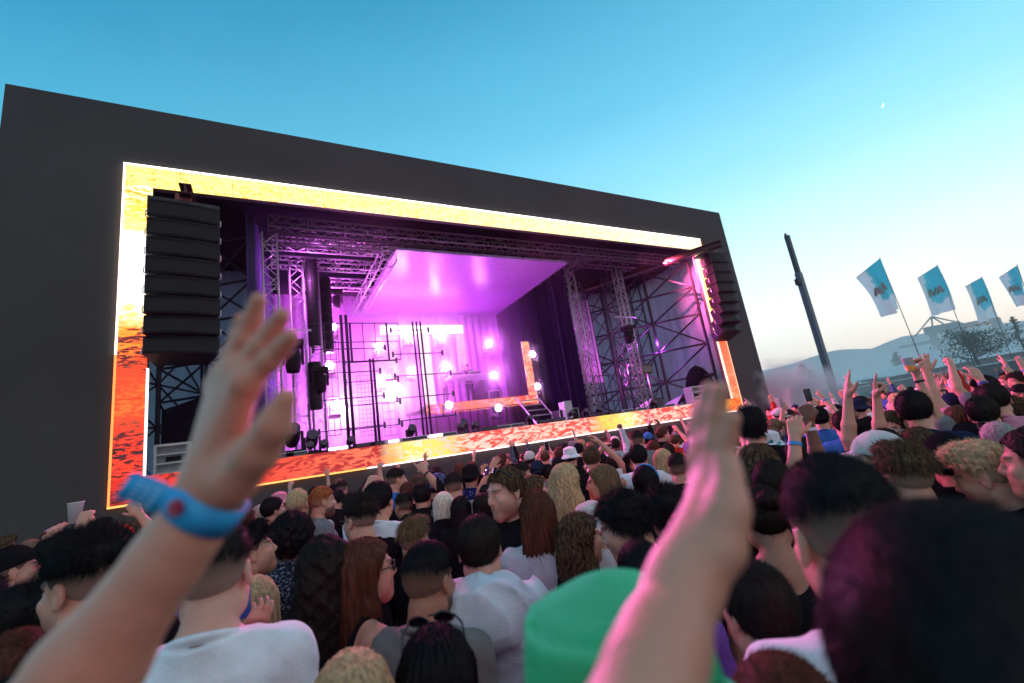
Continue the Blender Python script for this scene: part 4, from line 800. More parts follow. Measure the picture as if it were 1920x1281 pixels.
for y in (-.36,.36):
    mb.tube((-.66,y,1.04),(.66,y,1.04),.02);mb.tube((-.66,y,.88),(.66,y,.88),.02)
    for i in range(9): mb.tube((-.66+i*.147,y,.88+.16*(i%2)),(-.66+(i+1)*.147,y,.88+.16*((i+1)%2)),.011)
mb.tube((-.66,-.36,1.04),(-.66,.36,1.04),.02); mb.tube((.66,-.36,1.04),(.66,.36,1.04),.02); mb.build('apron_truss',M_ALU,tb)
for x in (-.62,.62):
    for y in (-.34,.34): MB().tube((x,y,0),(x,y,.88),.022,6).build('leg',M_STEEL,tb)
for i,(dx,lb) in enumerate(((-.38,'left silver and black media player on the table'),(.36,'right silver and black media player on the table'))):
    e=empty('media_player',(7.0+dx,16.3,4.811)); tag(e,lb,'media player'); MB().box((-.26,-.2,0),(.26,.2,.1)).build('case',mat('player_case',(.25,.3,.3),.4),e,bevel=.01)
    MB().box((-.2,-.203,.02),(.2,-.2,.08)).build('front_panel',M_BLKP,e); MB().lathe([(0,.115),(.09,.115),(.1,.1)],n=16).build('jog_wheel',M_ALU,e,smooth=True)
    s_=MB().box((-.1,.1,.1),(.1,.13,.19)).build('screen',emat('player_screen',(.4,.9,.6),.7),e)
e=empty('mixer',(7.0,16.3,4.811)); tag(e,'small black mixer between the two media players','mixer'); MB().box((-.09,-.2,0),(.09,.2,.11)).build('case',M_BLKP,e,bevel=.008); mb=MB()
for i in range(3):
    for j in range(4): mb.tube((-.05+i*.05,-.12+j*.07,.11),(-.05+i*.05,-.12+j*.07,.13),.01,6)
mb.build('knobs',M_ALU,e)
# covered stack and flight cases right of booth
e=empty('covered_equipment',(8.35,17.2,3.69)); tag(e,'hooded dark heap of covered equipment right of the booth','covered equipment')
mb=MB(); rg=random.Random(5); n=14; prof=[(.62,0),(.6,.35),(.55,.65),(.36,.95),(.2,1.2),(.05,1.3)]
P=[]
for k in range(n):
    for r,z in prof: a=2*math.pi*k/n; q=r*(1+.12*rg.uniform(-1,1)); P.append((q*math.cos(a),q*math.sin(a)*.7,z))
m_=len(prof); mb.poly(P,[(k*m_+i,((k+1)%n)*m_+i,((k+1)%n)*m_+i+1,k*m_+i+1) for k in range(n) for i in range(m_-1)]); mb.build('cover',M_DARK,e,smooth=True)
def case(name,label,loc,s,m):
    e=empty(name,loc); tag(e,label,'flight case'); MB().box((-s[0]/2,-s[1]/2,0),(s[0]/2,s[1]/2,s[2])).build('body',m,e,bevel=.012)
    mb=MB()
    for x in (-1,1):
        for y in (-1,1): mb.tube((x*s[0]/2,y*s[1]/2,0),(x*s[0]/2,y*s[1]/2,s[2]),.015,6)
    for z in (0.0,s[2]): mb.tube((-s[0]/2,-s[1]/2-.002,z),(s[0]/2,-s[1]/2-.002,z),.014,6)
    mb.build('edging',M_ALU,e)
case('flight_case','black flight case on the platform right of the table',(7.95,16.0,3.7),(.5,.4,.34),M_BLKP)
case('flight_case','flight case on the deck behind the right floor light bars',(9.3,13.2,2.36),(.8,.5,.45),M_BLKP)
case('flight_case','white-sided case at the foot of the first right tower',(9.15,12.9,2.36),(.3,.3,.7),mat('pale_case',(.5,.45,.5),.5))
# followed by the monitor screen on a pole in the right wing
p=onY(1212,693,12.9); e=empty('monitor_stand',(p[0],12.9,2.36)); tag(e,'small monitor on a white pole beside the right towers','monitor')
MB().tube((0,0,0),(0,0,p[2]-2.36-.15),.03,8).build('pole',M_ALU,e,smooth=True); MB().box((-.26,-.06,p[2]-2.36-.16),(.26,.06,p[2]-2.36+.2)).build('housing',M_BLKP,e,bevel=.01); MB().box((-.22,-.064,p[2]-2.36-.12),(.22,-.06,p[2]-2.36+.16)).build('screen',mat('monitor_face',(.12,.13,.1),.2),e)
# white tarps low in right wing
for i,(px,py,sx_) in enumerate(((1225,753,1.1),(1282,748,1.3))):
    p=onY(px,py,13.2); mb=MB(); n=10; P=[]
    for k in range(n+1):
        for j in range(4): a=math.pi*k/n; P.append((-math.cos(a)*sx_/2,j*.25,math.sin(a)*.5*(1-.12*j)+.04*math.sin(k*2.1+j)))
    mb.poly(P,[(k*4+j,k*4+j+1,k*4+5+j,k*4+4+j) for k in range(n) for j in range(3)]); o=mb.build('ground_sheet',mat('white_sheet',(.6,.65,.65),.6),smooth=True); o.location=(p[0],13.0,2.37); tag(o,['white bunched sheet lying behind the slender mast foot','white bunched sheet lying at the right wing floor'][i],'sheet')
p=onY(1318,690,12.6); mb=MB(); P=[]; n=12
for k in range(n):
    for r,z in ((.75,-.9),(.8,-.2),(.62,.25),(.35,.55),(.02,.7)): a=2*math.pi*k/n; P.append((r*(1+.15*math.sin(k*2.3))*math.cos(a),r*.6*math.sin(a),z))
o=mb.poly(P,[(k*5+i,((k+1)%n)*5+i,((k+1)%n)*5+i+1,k*5+i+1) for k in range(n) for i in range(4)]).build('covered_stack',M_DARK,smooth=True); o.location=(p[0]-.2,12.8,3.3); tag(o,'dark shrouded stack in the corner of the right wing','covered stack')
# ------------------------------------------------------------------ line arrays
def array(name,label,loc,rz,curve):
    e=empty(name,loc,rz); tag(e,label,'speaker array'); MB().box((-.62,-.25,.02),(.62,.35,.1)).build('bumper',M_STEEL,e,bevel=.01)
    z=0;a=0;y=0
    for k in range(8):
        a=math.radians(curve*k*k/28); h=.4; R=rotx(-a); c=np.array((0,y,z-.2)); W=.62 if curve<10 else .5
        P=[(-W,-.30,-.19),(-.25,-.345,-.19),(.25,-.345,-.19),(W,-.30,-.19),(W*.72,.33,-.17),(-W*.72,.33,-.17)]; P=P+[(x_,y_,.19 if i<4 else .17) for i,(x_,y_,_) in enumerate(P)]
        P=[c+R@np.array(q) for q in P]
        cb=MB().poly(P,[(0,1,7,6),(1,2,8,7),(2,3,9,8),(3,4,10,9),(4,5,11,10),(5,0,6,11),(5,4,3,2,1,0),(6,7,8,9,10,11)]).build('speaker_cabinet',M_BLKP,e,bevel=.008)
        g=MB()
        for zz in (-.15,.15): g.tube(c+R@np.array((-W+.03,-.325,zz)),c+R@np.array((-.25,-.36,zz)),.008,5); g.tube(c+R@np.array((-.25,-.36,zz)),c+R@np.array((.25,-.36,zz)),.008,5); g.tube(c+R@np.array((W-.03,-.325,zz)),c+R@np.array((.25,-.36,zz)),.008,5)
        g.build('grille_trim',M_STEEL,cb)
        hd=MB()
        for s in (-1,1): hd.path([c+R@np.array((s*(W-.05),.02,-.1)),c+R@np.array((s*(W+.03),.0,-.06)),c+R@np.array((s*(W+.03),.0,.06)),c+R@np.array((s*(W-.05),.02,.1))],.012,5)
        hd.build('handle',M_ALU,cb)
        z-=.415*math.cos(a); y+=.415*math.sin(a)
    return e
array('speaker_array','massive black hanging speaker array at the left of the stage opening',(-1.40,10.72,7.82),math.radians(8),6)
array('speaker_array','curved black hanging speaker array at the right of the stage opening',(15.72,10.5,7.95),math.radians(-6),14)
def beam(label,a,b,w,red=True):
    a=np.array(a,float);b=np.array(b,float);d=nrm(b-a);t=nrm(np.cross(d,(0,0,1)));R=np.stack([t,d,np.cross(t,d)],1); L_=np.linalg.norm(b-a)
    mb=MB(); mb.box((-w/2,0,-w/2),(w/2,L_,-w/2+.02),R=R); mb.box((-w/2,0,w/2-.02),(w/2,L_,w/2),R=R); mb.box((-.012,0,-w/2+.021),(.012,L_,w/2-.021),R=R)
    o=mb.build('rigging_beam',mat('beam_red_grey',(.06,.022,.02),.5,metal=.3)); o.location=tuple(a); tag(o,label,'beam'); return o
beam('short steel beam poking out of the opening above the left speaker array',(-1.35,10.3,8.12),(-1.35,13.0,8.12),.22)
beam('long steel beam reaching out over the right speaker array',(15.75,10.0,8.28),(12.4,16.0,8.28),.24)
for lb,x,y in (('chain hoist on the left beam holding the left speaker array',-1.4,10.6),('chain hoist on the right beam holding the right speaker array',15.7,10.4)):
    e=empty('chain_hoist',(x,y,8.0)); tag(e,lb,'hoist'); MB().box((-.14,-.11,-.08),(.14,.11,.1)).build('motor',mat('hoist_red',(.25,.04,.03),.5),e,bevel=.015); MB().tube((0,0,-.1),(0,0,.0),.02,6).build('hook',M_ALU,e)
# horn speakers
def horn(label,loc,rz,w,h):
    e=empty('horn_speaker',loc,rz); tag(e,label,'speaker'); m=mat('pale_horn_speaker',(.5,.55,.56),.5,noise=.08); f=MB(); t=.045
    f.box((-w/2,0,0),(-w/2+t,.4,h)); f.box((w/2-t,0,0),(w/2,.4,h)); f.box((-w/2+t,0,0),(w/2-t,.4,t)); f.box((-w/2+t,0,h-t),(w/2-t,.4,h)); f.box((-w/2+t,.3,t),(w/2-t,.38,h-t)); f.build('cabinet',m,e)
    for z in (h*.36,h*.66): MB().poly([(-w/2+t,.02,z-.012),(w/2-t,.02,z-.012),(w/2-t,.02,z+.012),(-w/2+t,.02,z+.012),(-w/2+t,.28,z-.05),(w/2-t,.28,z-.05),(w/2-t,.28,z+.05),(-w/2+t,.28,z+.05)],[(0,1,2,3),(0,4,5,1),(3,2,6,7),(7,6,5,4),(0,3,7,4),(1,5,6,2)]).build('horn_vane',m,e)
    MB().box((-w*.22,.26,h*.42),(w*.22,.29,h*.58)).build('horn_mouth',M_BLKP,e)
horn('pale grey horn speaker standing low at the left corner of the stage',(-1.68,11.75,2.36),math.radians(3),.62,.62)
horn('pale grey horn speaker at the right corner of the stage',(14.85,11.85,2.36),0,.95,.68)
# DJs
def facing(px,py,rel):  # rel: 0 faces away from the camera, 90 faces picture-right
    d=ray(px,py); a=math.atan2(d[0],d[1]); return -(a+math.radians(rel))
person((7.45,17.0,3.69),math.radians(160),.97,.0095,hair='crop',hc='dark',top='longsleeve',tc='black',L='bent',R='bent',nod=.4,label='person in black bending over the decks on the booth platform')
person((6.35,17.1,3.69),math.radians(215),.95,.0095,hair='short',hc='brown',top='tee',tc='beige',L='bent',R='bent',nod=.2,leg='grey',label='person in pale clothes standing in haze left of the decks')
# ------------------------------------------------------------------ smoke on the stage
def vol(name,lo,hi,dens,col=(.9,.9,1),an=.3,noise_=None):
    m=bpy.data.materials.new(name); m.use_nodes=True; N,L=nt(m); out=N['Material Output']; N.remove(N['Principled BSDF']); v=N.new('ShaderNodeVolumePrincipled'); v.inputs['Color'].default_value=(*col,1); v.inputs['Density'].default_value=dens; v.inputs['Anisotropy'].default_value=an; L.new(v.outputs[0],out.inputs['Volume'])
    o=MB().box(lo,hi).build(name,m); tag(o,kind='stuff'); return o,m,v
vol('stage_haze',(.5,14.45,2.37),(9.8,18.2,7.9),.15,(.97,.72,1),.84)
# bare fill lamps added to brighten the set, then spots that wash the crowd
lamp((2.0,15.4,7.4),110,MAG,.15); lamp((6.0,13.2,6.0),60,(.8,.12,1),.15); lamp((4.6,16.2,6.6),50,(.75,.12,1),.15); lamp((4.2,16.6,4.4),330,(1,.5,.95),.15); lamp((2.3,16.4,3.9),430,(1,.5,.95),.15)
lamp((10.8,13.6,5.2),45,MAG,.12); lamp((11.4,15.8,6.6),70,(.7,.12,1),.12); lamp((13.0,13.4,4.0),110,(.9,.12,.8),.12); lamp((1.0,12.9,7.4),90,(.9,.2,1),.12); lamp((15.0,13.6,5.2),150,(.6,.1,1),.12)
def aim(p,q):
    d=Vector(q)-Vector(p); return d.to_track_quat('-Z','Y').to_euler()
for p,q,e_,c in (((2.5,11.6,8.2),(3,2.5,1.5),2400,(1,.12,.42)),((7.5,11.6,8.2),(9,3,1.5),3800,(1,.1,.38)),((12.5,11.6,8.2),(16,5,1.5),5600,(1,.12,.36)),((10.5,11.7,3.0),(14,4,1.6),2600,(1,.12,.42)),((4.5,11.7,3.0),(4.5,4,1.7),1400,(1,.15,.5)),((14.6,11.9,8.2),(30,9,1.6),9000,(1,.12,.36))):
    lamp(p,e_,c,.2,'SPOT',aim(p,q),math.radians(95),.8)
# ------------------------------------------------------------------ the crowd
PLACED=[]
HW={}
ARMS=[]
def pp(x,yc,hp,rel=0,hair='short',hc='dark',top='tee',tc='black',label='',L='down',R='down',ikL=None,ikR=None,sk='fair',fem=False,lodz=None,smin=.89,smax=1.12,**k):
    z=.235*FPX/hp; cr=1.765+(.02 if hair in('quiff','curltop','longcurly','afro') else 0)+(.03 if k.get('hat') else 0)
    for _ in range(40):
        P=at(x,yc,z); sc=P[2]/cr
        if sc<smin and P[2]<CAMP[2]: z*=.97
        elif sc>smax and P[2]<CAMP[2]: z*=1.03
        else: break
    sc=min(max(sc,smin),smax); rz=facing(x,yc,rel); c,s=math.cos(rz),math.sin(rz)
    off=np.array((c*0-s*.022,s*0+c*.022,0))*sc; loc=np.array((P[0],P[1],0))-off
    d={'L':L,'R':R}
    for sd,nm,ik in ((-1,'L',ikL),(1,'R',ikR)):
        if ik is None: continue
        hx,hy,kind,*nn=ik; r=ray(hx,hy); S=loc+sc*(rotz(rz)@SH(sd)); q=S-CAMP; rr=float(r@r); tca=float(q@r)/rr; d2=float(q@q)-tca*tca*rr; reach=.545*sc
        th=math.sqrt(max(reach*reach-d2,0)/rr); far=nn[1] if len(nn)>1 else 1; t=tca+th*far*.9; W=CAMP+r*t
        HW[label]=W; loc_w=(rotz(-rz)@(W-loc))/sc; n_=nn[0] if nn else (0,1,-.2); d[nm]=('ik',tuple(loc_w),n_,kind); ARMS.append((W,sc))
    hh=lod(lodz or z)
    o=person(tuple(loc),rz,sc,hh,fem,sk,hair,hc,top,tc,d['L'],d['R'],label=label,seed=int(x),**k); PLACED.append((loc[0],loc[1],x,yc,z)); return o
Lg='long'
# --- nearest rows
pB=pp(1545,862,235,-25,'fade','black','tee','white','dark-haired person in white with a skin fade just left of the blurred dark head',nod=.15)
pA=pp(1742,940,560,-5,'smooth','black','tee','black','huge blurred dark head filling the lower right corner',lodz=1)
pC=pp(1125,1048,420,5,'short','dark','tee','green','person in a green bucket hat and green shirt between the raised blurred hands',hat='bucket',hatc='hatgreen',lodz=1)
pp(892,964,112,8,'short','dark','hoodie','palejacket','person in a pale blue-grey hooded jacket seen from behind',sk='pale')
pp(797,1019,128,35,'fade','black','tee','taupe','person with sharp fade and beard in a taupe t-shirt',sk='tan',stubble=1.0,nod=.12)
pp(684,1008,112,72,Lg,'auburn','strap','black','long-haired person in black sunglasses and a strap top',fem=True,shades='black')
pp(606,1004,112,-10,'longcurly','dark','tee','black','person with big reddish-dark curls left of the one in black sunglasses',fem=True)
pp(810,1172,160,0,Lg,'black','tee','black','straight black-haired person at the bottom edge below the taupe t-shirt',fem=True,shades='up')
pp(655,1222,170,10,Lg,'blond','tee','navy','pink-lit blond person cut off by the bottom edge',fem=True)
pp(402,978,158,18,'fade','dark','tee','white','person in a white t-shirt with long bare neck below the blue wristband',sk='pale')
pp(478,1080,105,10,Lg,'blond','jacket','black','blond person in a black jacket right of the white t-shirt',fem=True,ikL=(452,1195,'grip',(-.4,.6,0),-1))
pp(172,985,150,-40,'quiff','black','tee','black','person with thick dark flat-topped hair behind the raised forearm',nod=.1)
pp(27,1015,76,80,'fade','dark','tee','black','bearded person in a backwards black cap at the left edge',hat='capback',hatc='black',ikR=(97,1038,'relax',(1,0,0),1),stubble=.9)
pp(38,1095,130,0,'short','black','jacket','black','big dark head in the lower left corner above the blue collar')
pp(110,1082,125,20,'shaggy','black','tee','black','dark shaggy head between the corner head and the raised forearm')
pp(35,1178,150,5,'short','auburn','hoodie','blue','reddish-dark head at the lower left edge in a blue hoodie')
pp(215,1200,140,0,'short','brown','tee','black','dark head hidden behind the big forearm at the bottom')
# --- left and middle rows
pp(225,978,62,10,'short','dark','tee','red','person in a red and white cap under the raised white cup',hat='cap',hatc='red',ikL=(152,985,'grip',(0,1,0),1),ikR=(262,965,'relax',(0,1,0),1))
pp(120,1010,60,30,'short','black','longsleeve','black','person in black raising an open hand with a light blue wristband',ikL=(88,1015,'open',(0,1,0),1),bands={'L':'blue'})
pp(62,1008,48,70,'buzz','brown','tee','lime','person with a lime strap seen between the two left caps')
pp(557,918,50,20,'fade','blond','tee','grey','blond person with a faded neck in front of the left stage corner')
pp(603,913,48,75,'fade','ginger','tee','grey','ginger bearded person in profile looking right',stubble=.9)
pp(633,917,34,40,'short','black','tee','black','short dark-haired head right of the ginger beard')
pp(512,931,44,70,'short','black','tee','navy','black-haired person in profile left of the blond fade')
pp(488,947,38,20,'bob','grey','tee','grey','ash-blond bob behind the row at the left stage corner',fem=True)
pp(458,956,42,10,'shaggy','auburn','tee','black','reddish shaggy head right of the blue wristband')
pp(470,980,84,82,'quiff','black','tee','mauve','dark-haired person in profile with chin raised and pale faded sides',eyes=True,nod=-.2)
pp(546,965,72,20,'afro','black','tee','pattern','shaggy black-haired person in a speckled navy shirt',sk='brown')
pp(672,924,74,-38,'quiff','dark','tee','black','person with dark quiff and black sunglasses in a black t-shirt',sk='pale',shades='black')
pp(708,901,64,25,'short','black','tee','white','person in a white t-shirt with thick black hair and crossed straps',ikL=(690,915,'fist',(0,1,0),1))
pp(742,878,37,72,'fade','dark','tee','blue','person with dark fade turned right near the stage front',ikL=(712,885,'fist',(0,1,0),1),eyes=True)
pp(755,924,46,-35,'fade','dark','tee','black','person with faded sides looking down left below the dark fade',sk='tan')
pp(763,903,40,0,'short','auburn','tee','black','dark reddish head in front of the upraised black sleeve')
pp(773,969,74,42,'quiff','lightbrown','tee','black','person with swept golden-brown quiff facing right')
pp(830,923,50,15,'bob','platinum','jacket','black','silver-blond bob in the middle of the crowd',fem=True)
pp(848,887,46,5,'fade','dark','tee','grey','close-cropped dark head with pale shaved nape')
pp(818,884,42,25,'short','black','tee','navy','person in a navy camouflage bucket hat',hat='bucket',hatc='camo')
pp(790,905,46,10,'short','black','longsleeve','black','person in a black sleeve raising one hand with a black watch',ikR=(797,884,'point',(0,1,-.2),1),bands={'R':'black'})
pp(880,868,38,20,'short','black','tee','star','person in a black bucket hat and starry navy shirt',hat='bucket',hatc='black')
pp(862,930,50,10,'long','black','tee','black','long black hair between the silver bob and the man with raised sunglasses',fem=True)
pp(905,893,38,-20,'short','black','tee','black','black-haired head behind the man with raised sunglasses')
pp(903,925,50,-10,'bob','dark','tee','black','dark bob left of the man with raised sunglasses',fem=True)
pp(942,874,80,-128,'short','brown','tee','black','man in black looking back over his shoulder with sunglasses on his head',shades='up gold',eyes=True,sk='pale',nod=.1)
pp(1002,918,84,5,Lg,'auburn','tee','palegrey','person with very long straight auburn hair',fem=True)
pp(1000,890,52,60,Lg,'brown','tee','red','brown-haired person in red turned right behind the auburn hair',fem=True,sk='pale')
pp(1056,869,62,30,'wavy','blond','strap','black','person with long wavy blond hair and bare shoulders',fem=True)
pp(1122,871,62,-80,Lg,'lightbrown','strap','black','person with straight light-brown hair facing left',fem=True,eyes=True)
pp(1103,934,62,10,'short','grey','tee','white','person in an off-white bucket hat below the blond hair',hat='bucket',hatc='offwhite')
pp(1082,962,92,62,'wavy','brown','jacket','black','person with highlighted wavy brown hair leaning right',fem=True)
pp(1160,924,108,-82,'shaggy','black','tee','black','person with messy dark fringe looking down to the left',sk='pale',nod=.3,eyes=True)
pp(1240,912,92,-10,'shaggy','black','tee','navy','dark head left of the tall blurred hand')
pp(1192,1012,105,-15,'short','black','jacket','purple','purple-edged dark head just above the green hat')
hbp=pp(1206,874,60,20,'bob','black','tee','black','dark-haired person with a bright blue hairband',fem=True)
MB().path([tuple(HEADC+np.array((.099*math.cos(a),.012,.035+.112*math.sin(a)))) for a in np.linspace(-.1,math.pi+.1,15)],.008,6).build('hairband',BANDM('blue'),hbp,smooth=True)
pp(1267,851,54,0,'fade','dark','tee','black','dark fade beside the left edge of the tall blurred hand')
pp(1240,842,44,20,'bob','blond','tee','white','blond bob in front of the right part of the stage',fem=True)
pp(1290,826,32,10,'short','dark','tee','purple','person in a purple beanie next to the tall blurred hand',hat='beanie',hatc='purple')
pp(1193,833,44,5,'short','black','tee','white','round black head above a white shirt')
pp(1192,808,32,5,'fade','dark','tee','grey','small faded dark head close to the stage front, right of centre')
pp(1105,836,42,0,'short','brown','tee','black','dark brown head right of the white bucket hat')
pp(1066,835,32,0,'short','black','tee','black','person in a white bucket hat near the stage front',hat='bucket',hatc='white')
pp(1047,838,26,0,'short','auburn','tee','red','small reddish head left of the white bucket hat')
pp(1083,828,24,20,'short','black','tee','black','person in a dark cap behind the white bucket hat',hat='cap',hatc='black')
pp(1045,857,32,-10,'shaggy','black','tee','black','dark shaggy head just above the blond waves')
pp(937,852,28,20,'short','auburn','tee','grey','short reddish head alone against the stage front')
pp(976,866,40,40,'fade','dark','tee','white','dark fade behind the man with raised sunglasses')
pp(1006,860,36,10,'short','black','tee','grey','person in a purple-black cap by the raised phone',hat='capback',hatc='navy')
pp(1025,870,36,0,'short','black','tee','black','black head below the raised phone')
pp(1183,852,40,150,'shaggy','dark','tee','black','dark-fringed person facing the camera behind the white phone',eyes=True,ikR=(1166,915,'grip',(0,-1,0),-1))
pp(1150,850,40,10,'short','dark','tee','black','person with a bare arm arched over the head',L='over',ikR=(1118,822,'relax',(-1,0,-1),1),R='over')
pp(908,905,36,0,'short','dark','tee','navy','person raising a white-banded wrist over the dark bob',ikL=(925,868,'open',(0,1,0),1),bands={'L':'white'})
pp(1213,808,26,20,'short','black','tee','black','person in a blue cap near the right stage front',hat='cap',hatc='blue')
pp(1240,800,26,60,'short','auburn','longsleeve','black','person in a black top waving one arm high at the stage front',ikL=(1218,800,'spread',(0,1,0),1))
pp(1262,815,24,0,'short','brown','tee','red','small head in red right of the waving black sleeve',ikR=(1272,808,'open',(0,1,0),1))
pp(1250,832,32,0,'short','dark','tee','black','dark cropped head between the beanie and the blond bob')
pp(1222,826,30,0,'bob','auburn','tee','black','reddish bob behind the blond bob',fem=True)
pp(1020,846,24,0,'short','brown','tee','grey','person holding up a white phone in both hands',ikL=(1014,846,'grip',(0,1,0),1),ikR=(1032,846,'grip',(0,1,0),1))
pp(437,925,40,-90,'buzz','dark','tee','lime','steward in a lime high-visibility vest behind the raised left hand')
# --- right side
pp(1628,800,92,-82,'buzz','lightbrown','tee','pink','person in an off-white cap facing left',hat='cap',hatc='offwhite',sk='fair')
pp(1678,828,106,-32,'quiff','brown','tee','plaid','person with brown hair and sunglasses in a plaid shirt',shades='black')
pp(1826,826,108,-78,'curltop','blond','tee','black','person with bleached curly top and faded sides facing left',nod=.25)
pp(1928,800,120,-85,Lg,'dark','tee','black','face cut off by the right edge of the photo',fem=True)
pp(1762,806,92,0,'short','black','jacket','black','person in a round black beanie behind the bleached curls',hat='beanie',hatc='black')
pp(1702,731,66,0,'short','black','tee','navy','thick black-haired head above the white sunglasses')
pp(1742,738,44,-20,'short','dark','tee','grey','person in a grey cap right of the thick black hair',hat='cap',hatc='grey')
pp(1664,772,64,-155,'bob','brown','jacket','navy','person in white-framed sunglasses facing the camera',shades='white',sk='pale')
pp(1776,733,42,-20,'short','dark','tee','grey','person in a charcoal cap under the waving arms',hat='capback',hatc='navy')
pp(1846,724,54,-82,'fade','dark','tee','black','bearded person with a raised arm and dark blue wristband',ikR=(1838,712,'relax',(0,0,-1),1),L='down',bands={'R':'navy'},stubble=.9)
pp(1790,760,56,0,'short','brown','tee','navy','brown-haired person below the charcoal cap holding up a black phone',ikL=(1752,812,'grip',(0,1,0),1))
pp(1835,760,58,10,'bob','auburn','tee','black','dark bob right of the brown-haired head',fem=True)
pp(1886,745,54,0,'shaggy','brown','tee','black','brown shaggy head near the right edge')
pp(1862,792,66,-30,'bob','grey','jacket','black','ash-grey haired person with glasses pushed up',shades='up',fem=True)
pp(1802,789,60,-70,'short','black','tee','black','person in a flat black hat facing left',hat='beanie',hatc='black')
pp(1436,803,52,10,'short','dark','tee','white','person in a white bucket hat printed with teal leaves',hat='bucket',hatc='floral')
pp(1401,768,56,0,'shaggy','black','tee','black','black curly head at the foot of the stage corner')
pp(1392,785,44,0,'buzz','black','tee','black','shaved dark head below the black curls')
pp(1415,835,84,25,'wavy','brown','jacket','navy','person leaning in a dark navy jacket beside the tall blurred hand',fem=True,nod=.3)
pp(1494,818,70,0,'short','dark','tee','tiedyepurple','person in a purple tie-dye shirt')
pp(1530,759,38,0,'short','black','tee','blue','person in a black cap with a blue band',hat='capback',hatc='black')
pp(1575,770,46,0,'short','dark','tee','blue','person in a bright blue top between the raised arms')
pp(1418,905,118,-12,'bun','dark','vest','black','person with tied-back hair and drop earrings in a white-edged tank top',fem=True,sk='tan')
pp(1398,1050,100,-30,'short','dark','tee','tiedye','person in a rainbow tie-dye shirt behind the tall blurred hand')
pp(1450,1225,160,0,'short','auburn','tee','black','dark reddish head at the bottom right of the green hat')
# arms belonging to people lower in the crowd
pp(1652,803,72,0,'short','dark','tee','black','person with a bare arm and pointed hand raised beside the lamp post',ikL=(1583,716,'flat',(1,.3,0),1),smax=1.15)
pp(1716,800,70,0,'short','brown','tee','white','person whose bare arm crosses behind the pointed hand',ikL=(1634,714,'point',(1,0,0),1),smax=1.15)
pp(1598,868,96,-10,'short','dark','tee','black','person raising a loose fist with a bright blue wristband',ikL=(1490,822,'relax',(0,1,-1),1),bands={'L':'blue'},smax=1.15)
pp(1625,850,84,0,'short','black','tee','black','brown-skinned person raising a fist with a pale wristband',ikL=(1512,782,'fist',(0,1,0),1),sk='brown',bands={'L':'white'},smax=1.15)
pp(1832,742,60,0,'short','dark','tee','grey','person raising a cup of beer with a watch on the wrist',ikL=(1718,704,'grip',(1,.2,0),1),bands={'L':'black'},smax=1.15)
pp(1852,718,56,0,'short','dark','tee','pink','person reaching an open hand towards the stage below the flags',ikL=(1738,699,'open',(0,1,0),1),smax=1.15)
pp(1838,706,44,-60,'fade','dark','tee','grey','person with a raised fist in front of the fence',ikL=(1784,688,'fist',(0,1,0),1),smax=1.15)
pp(1438,860,90,10,'short','dark','tee','black','person with a bent bare arm right of the tall blurred hand',ikL=(1388,868,'relax',(0,1,0),1))
pp(1484,792,30,0,'short','dark','tee','grey','person lifting a clear cup in front of the drifting smoke',ikL=(1468,768,'grip',(0,1,0),1))
pp(1540,782,34,0,'fade','brown','tee','white','person holding a phone up over the crowd below the small tree',ikL=(1521,762,'grip',(0,1,0),1),bands={'L':'blue'})
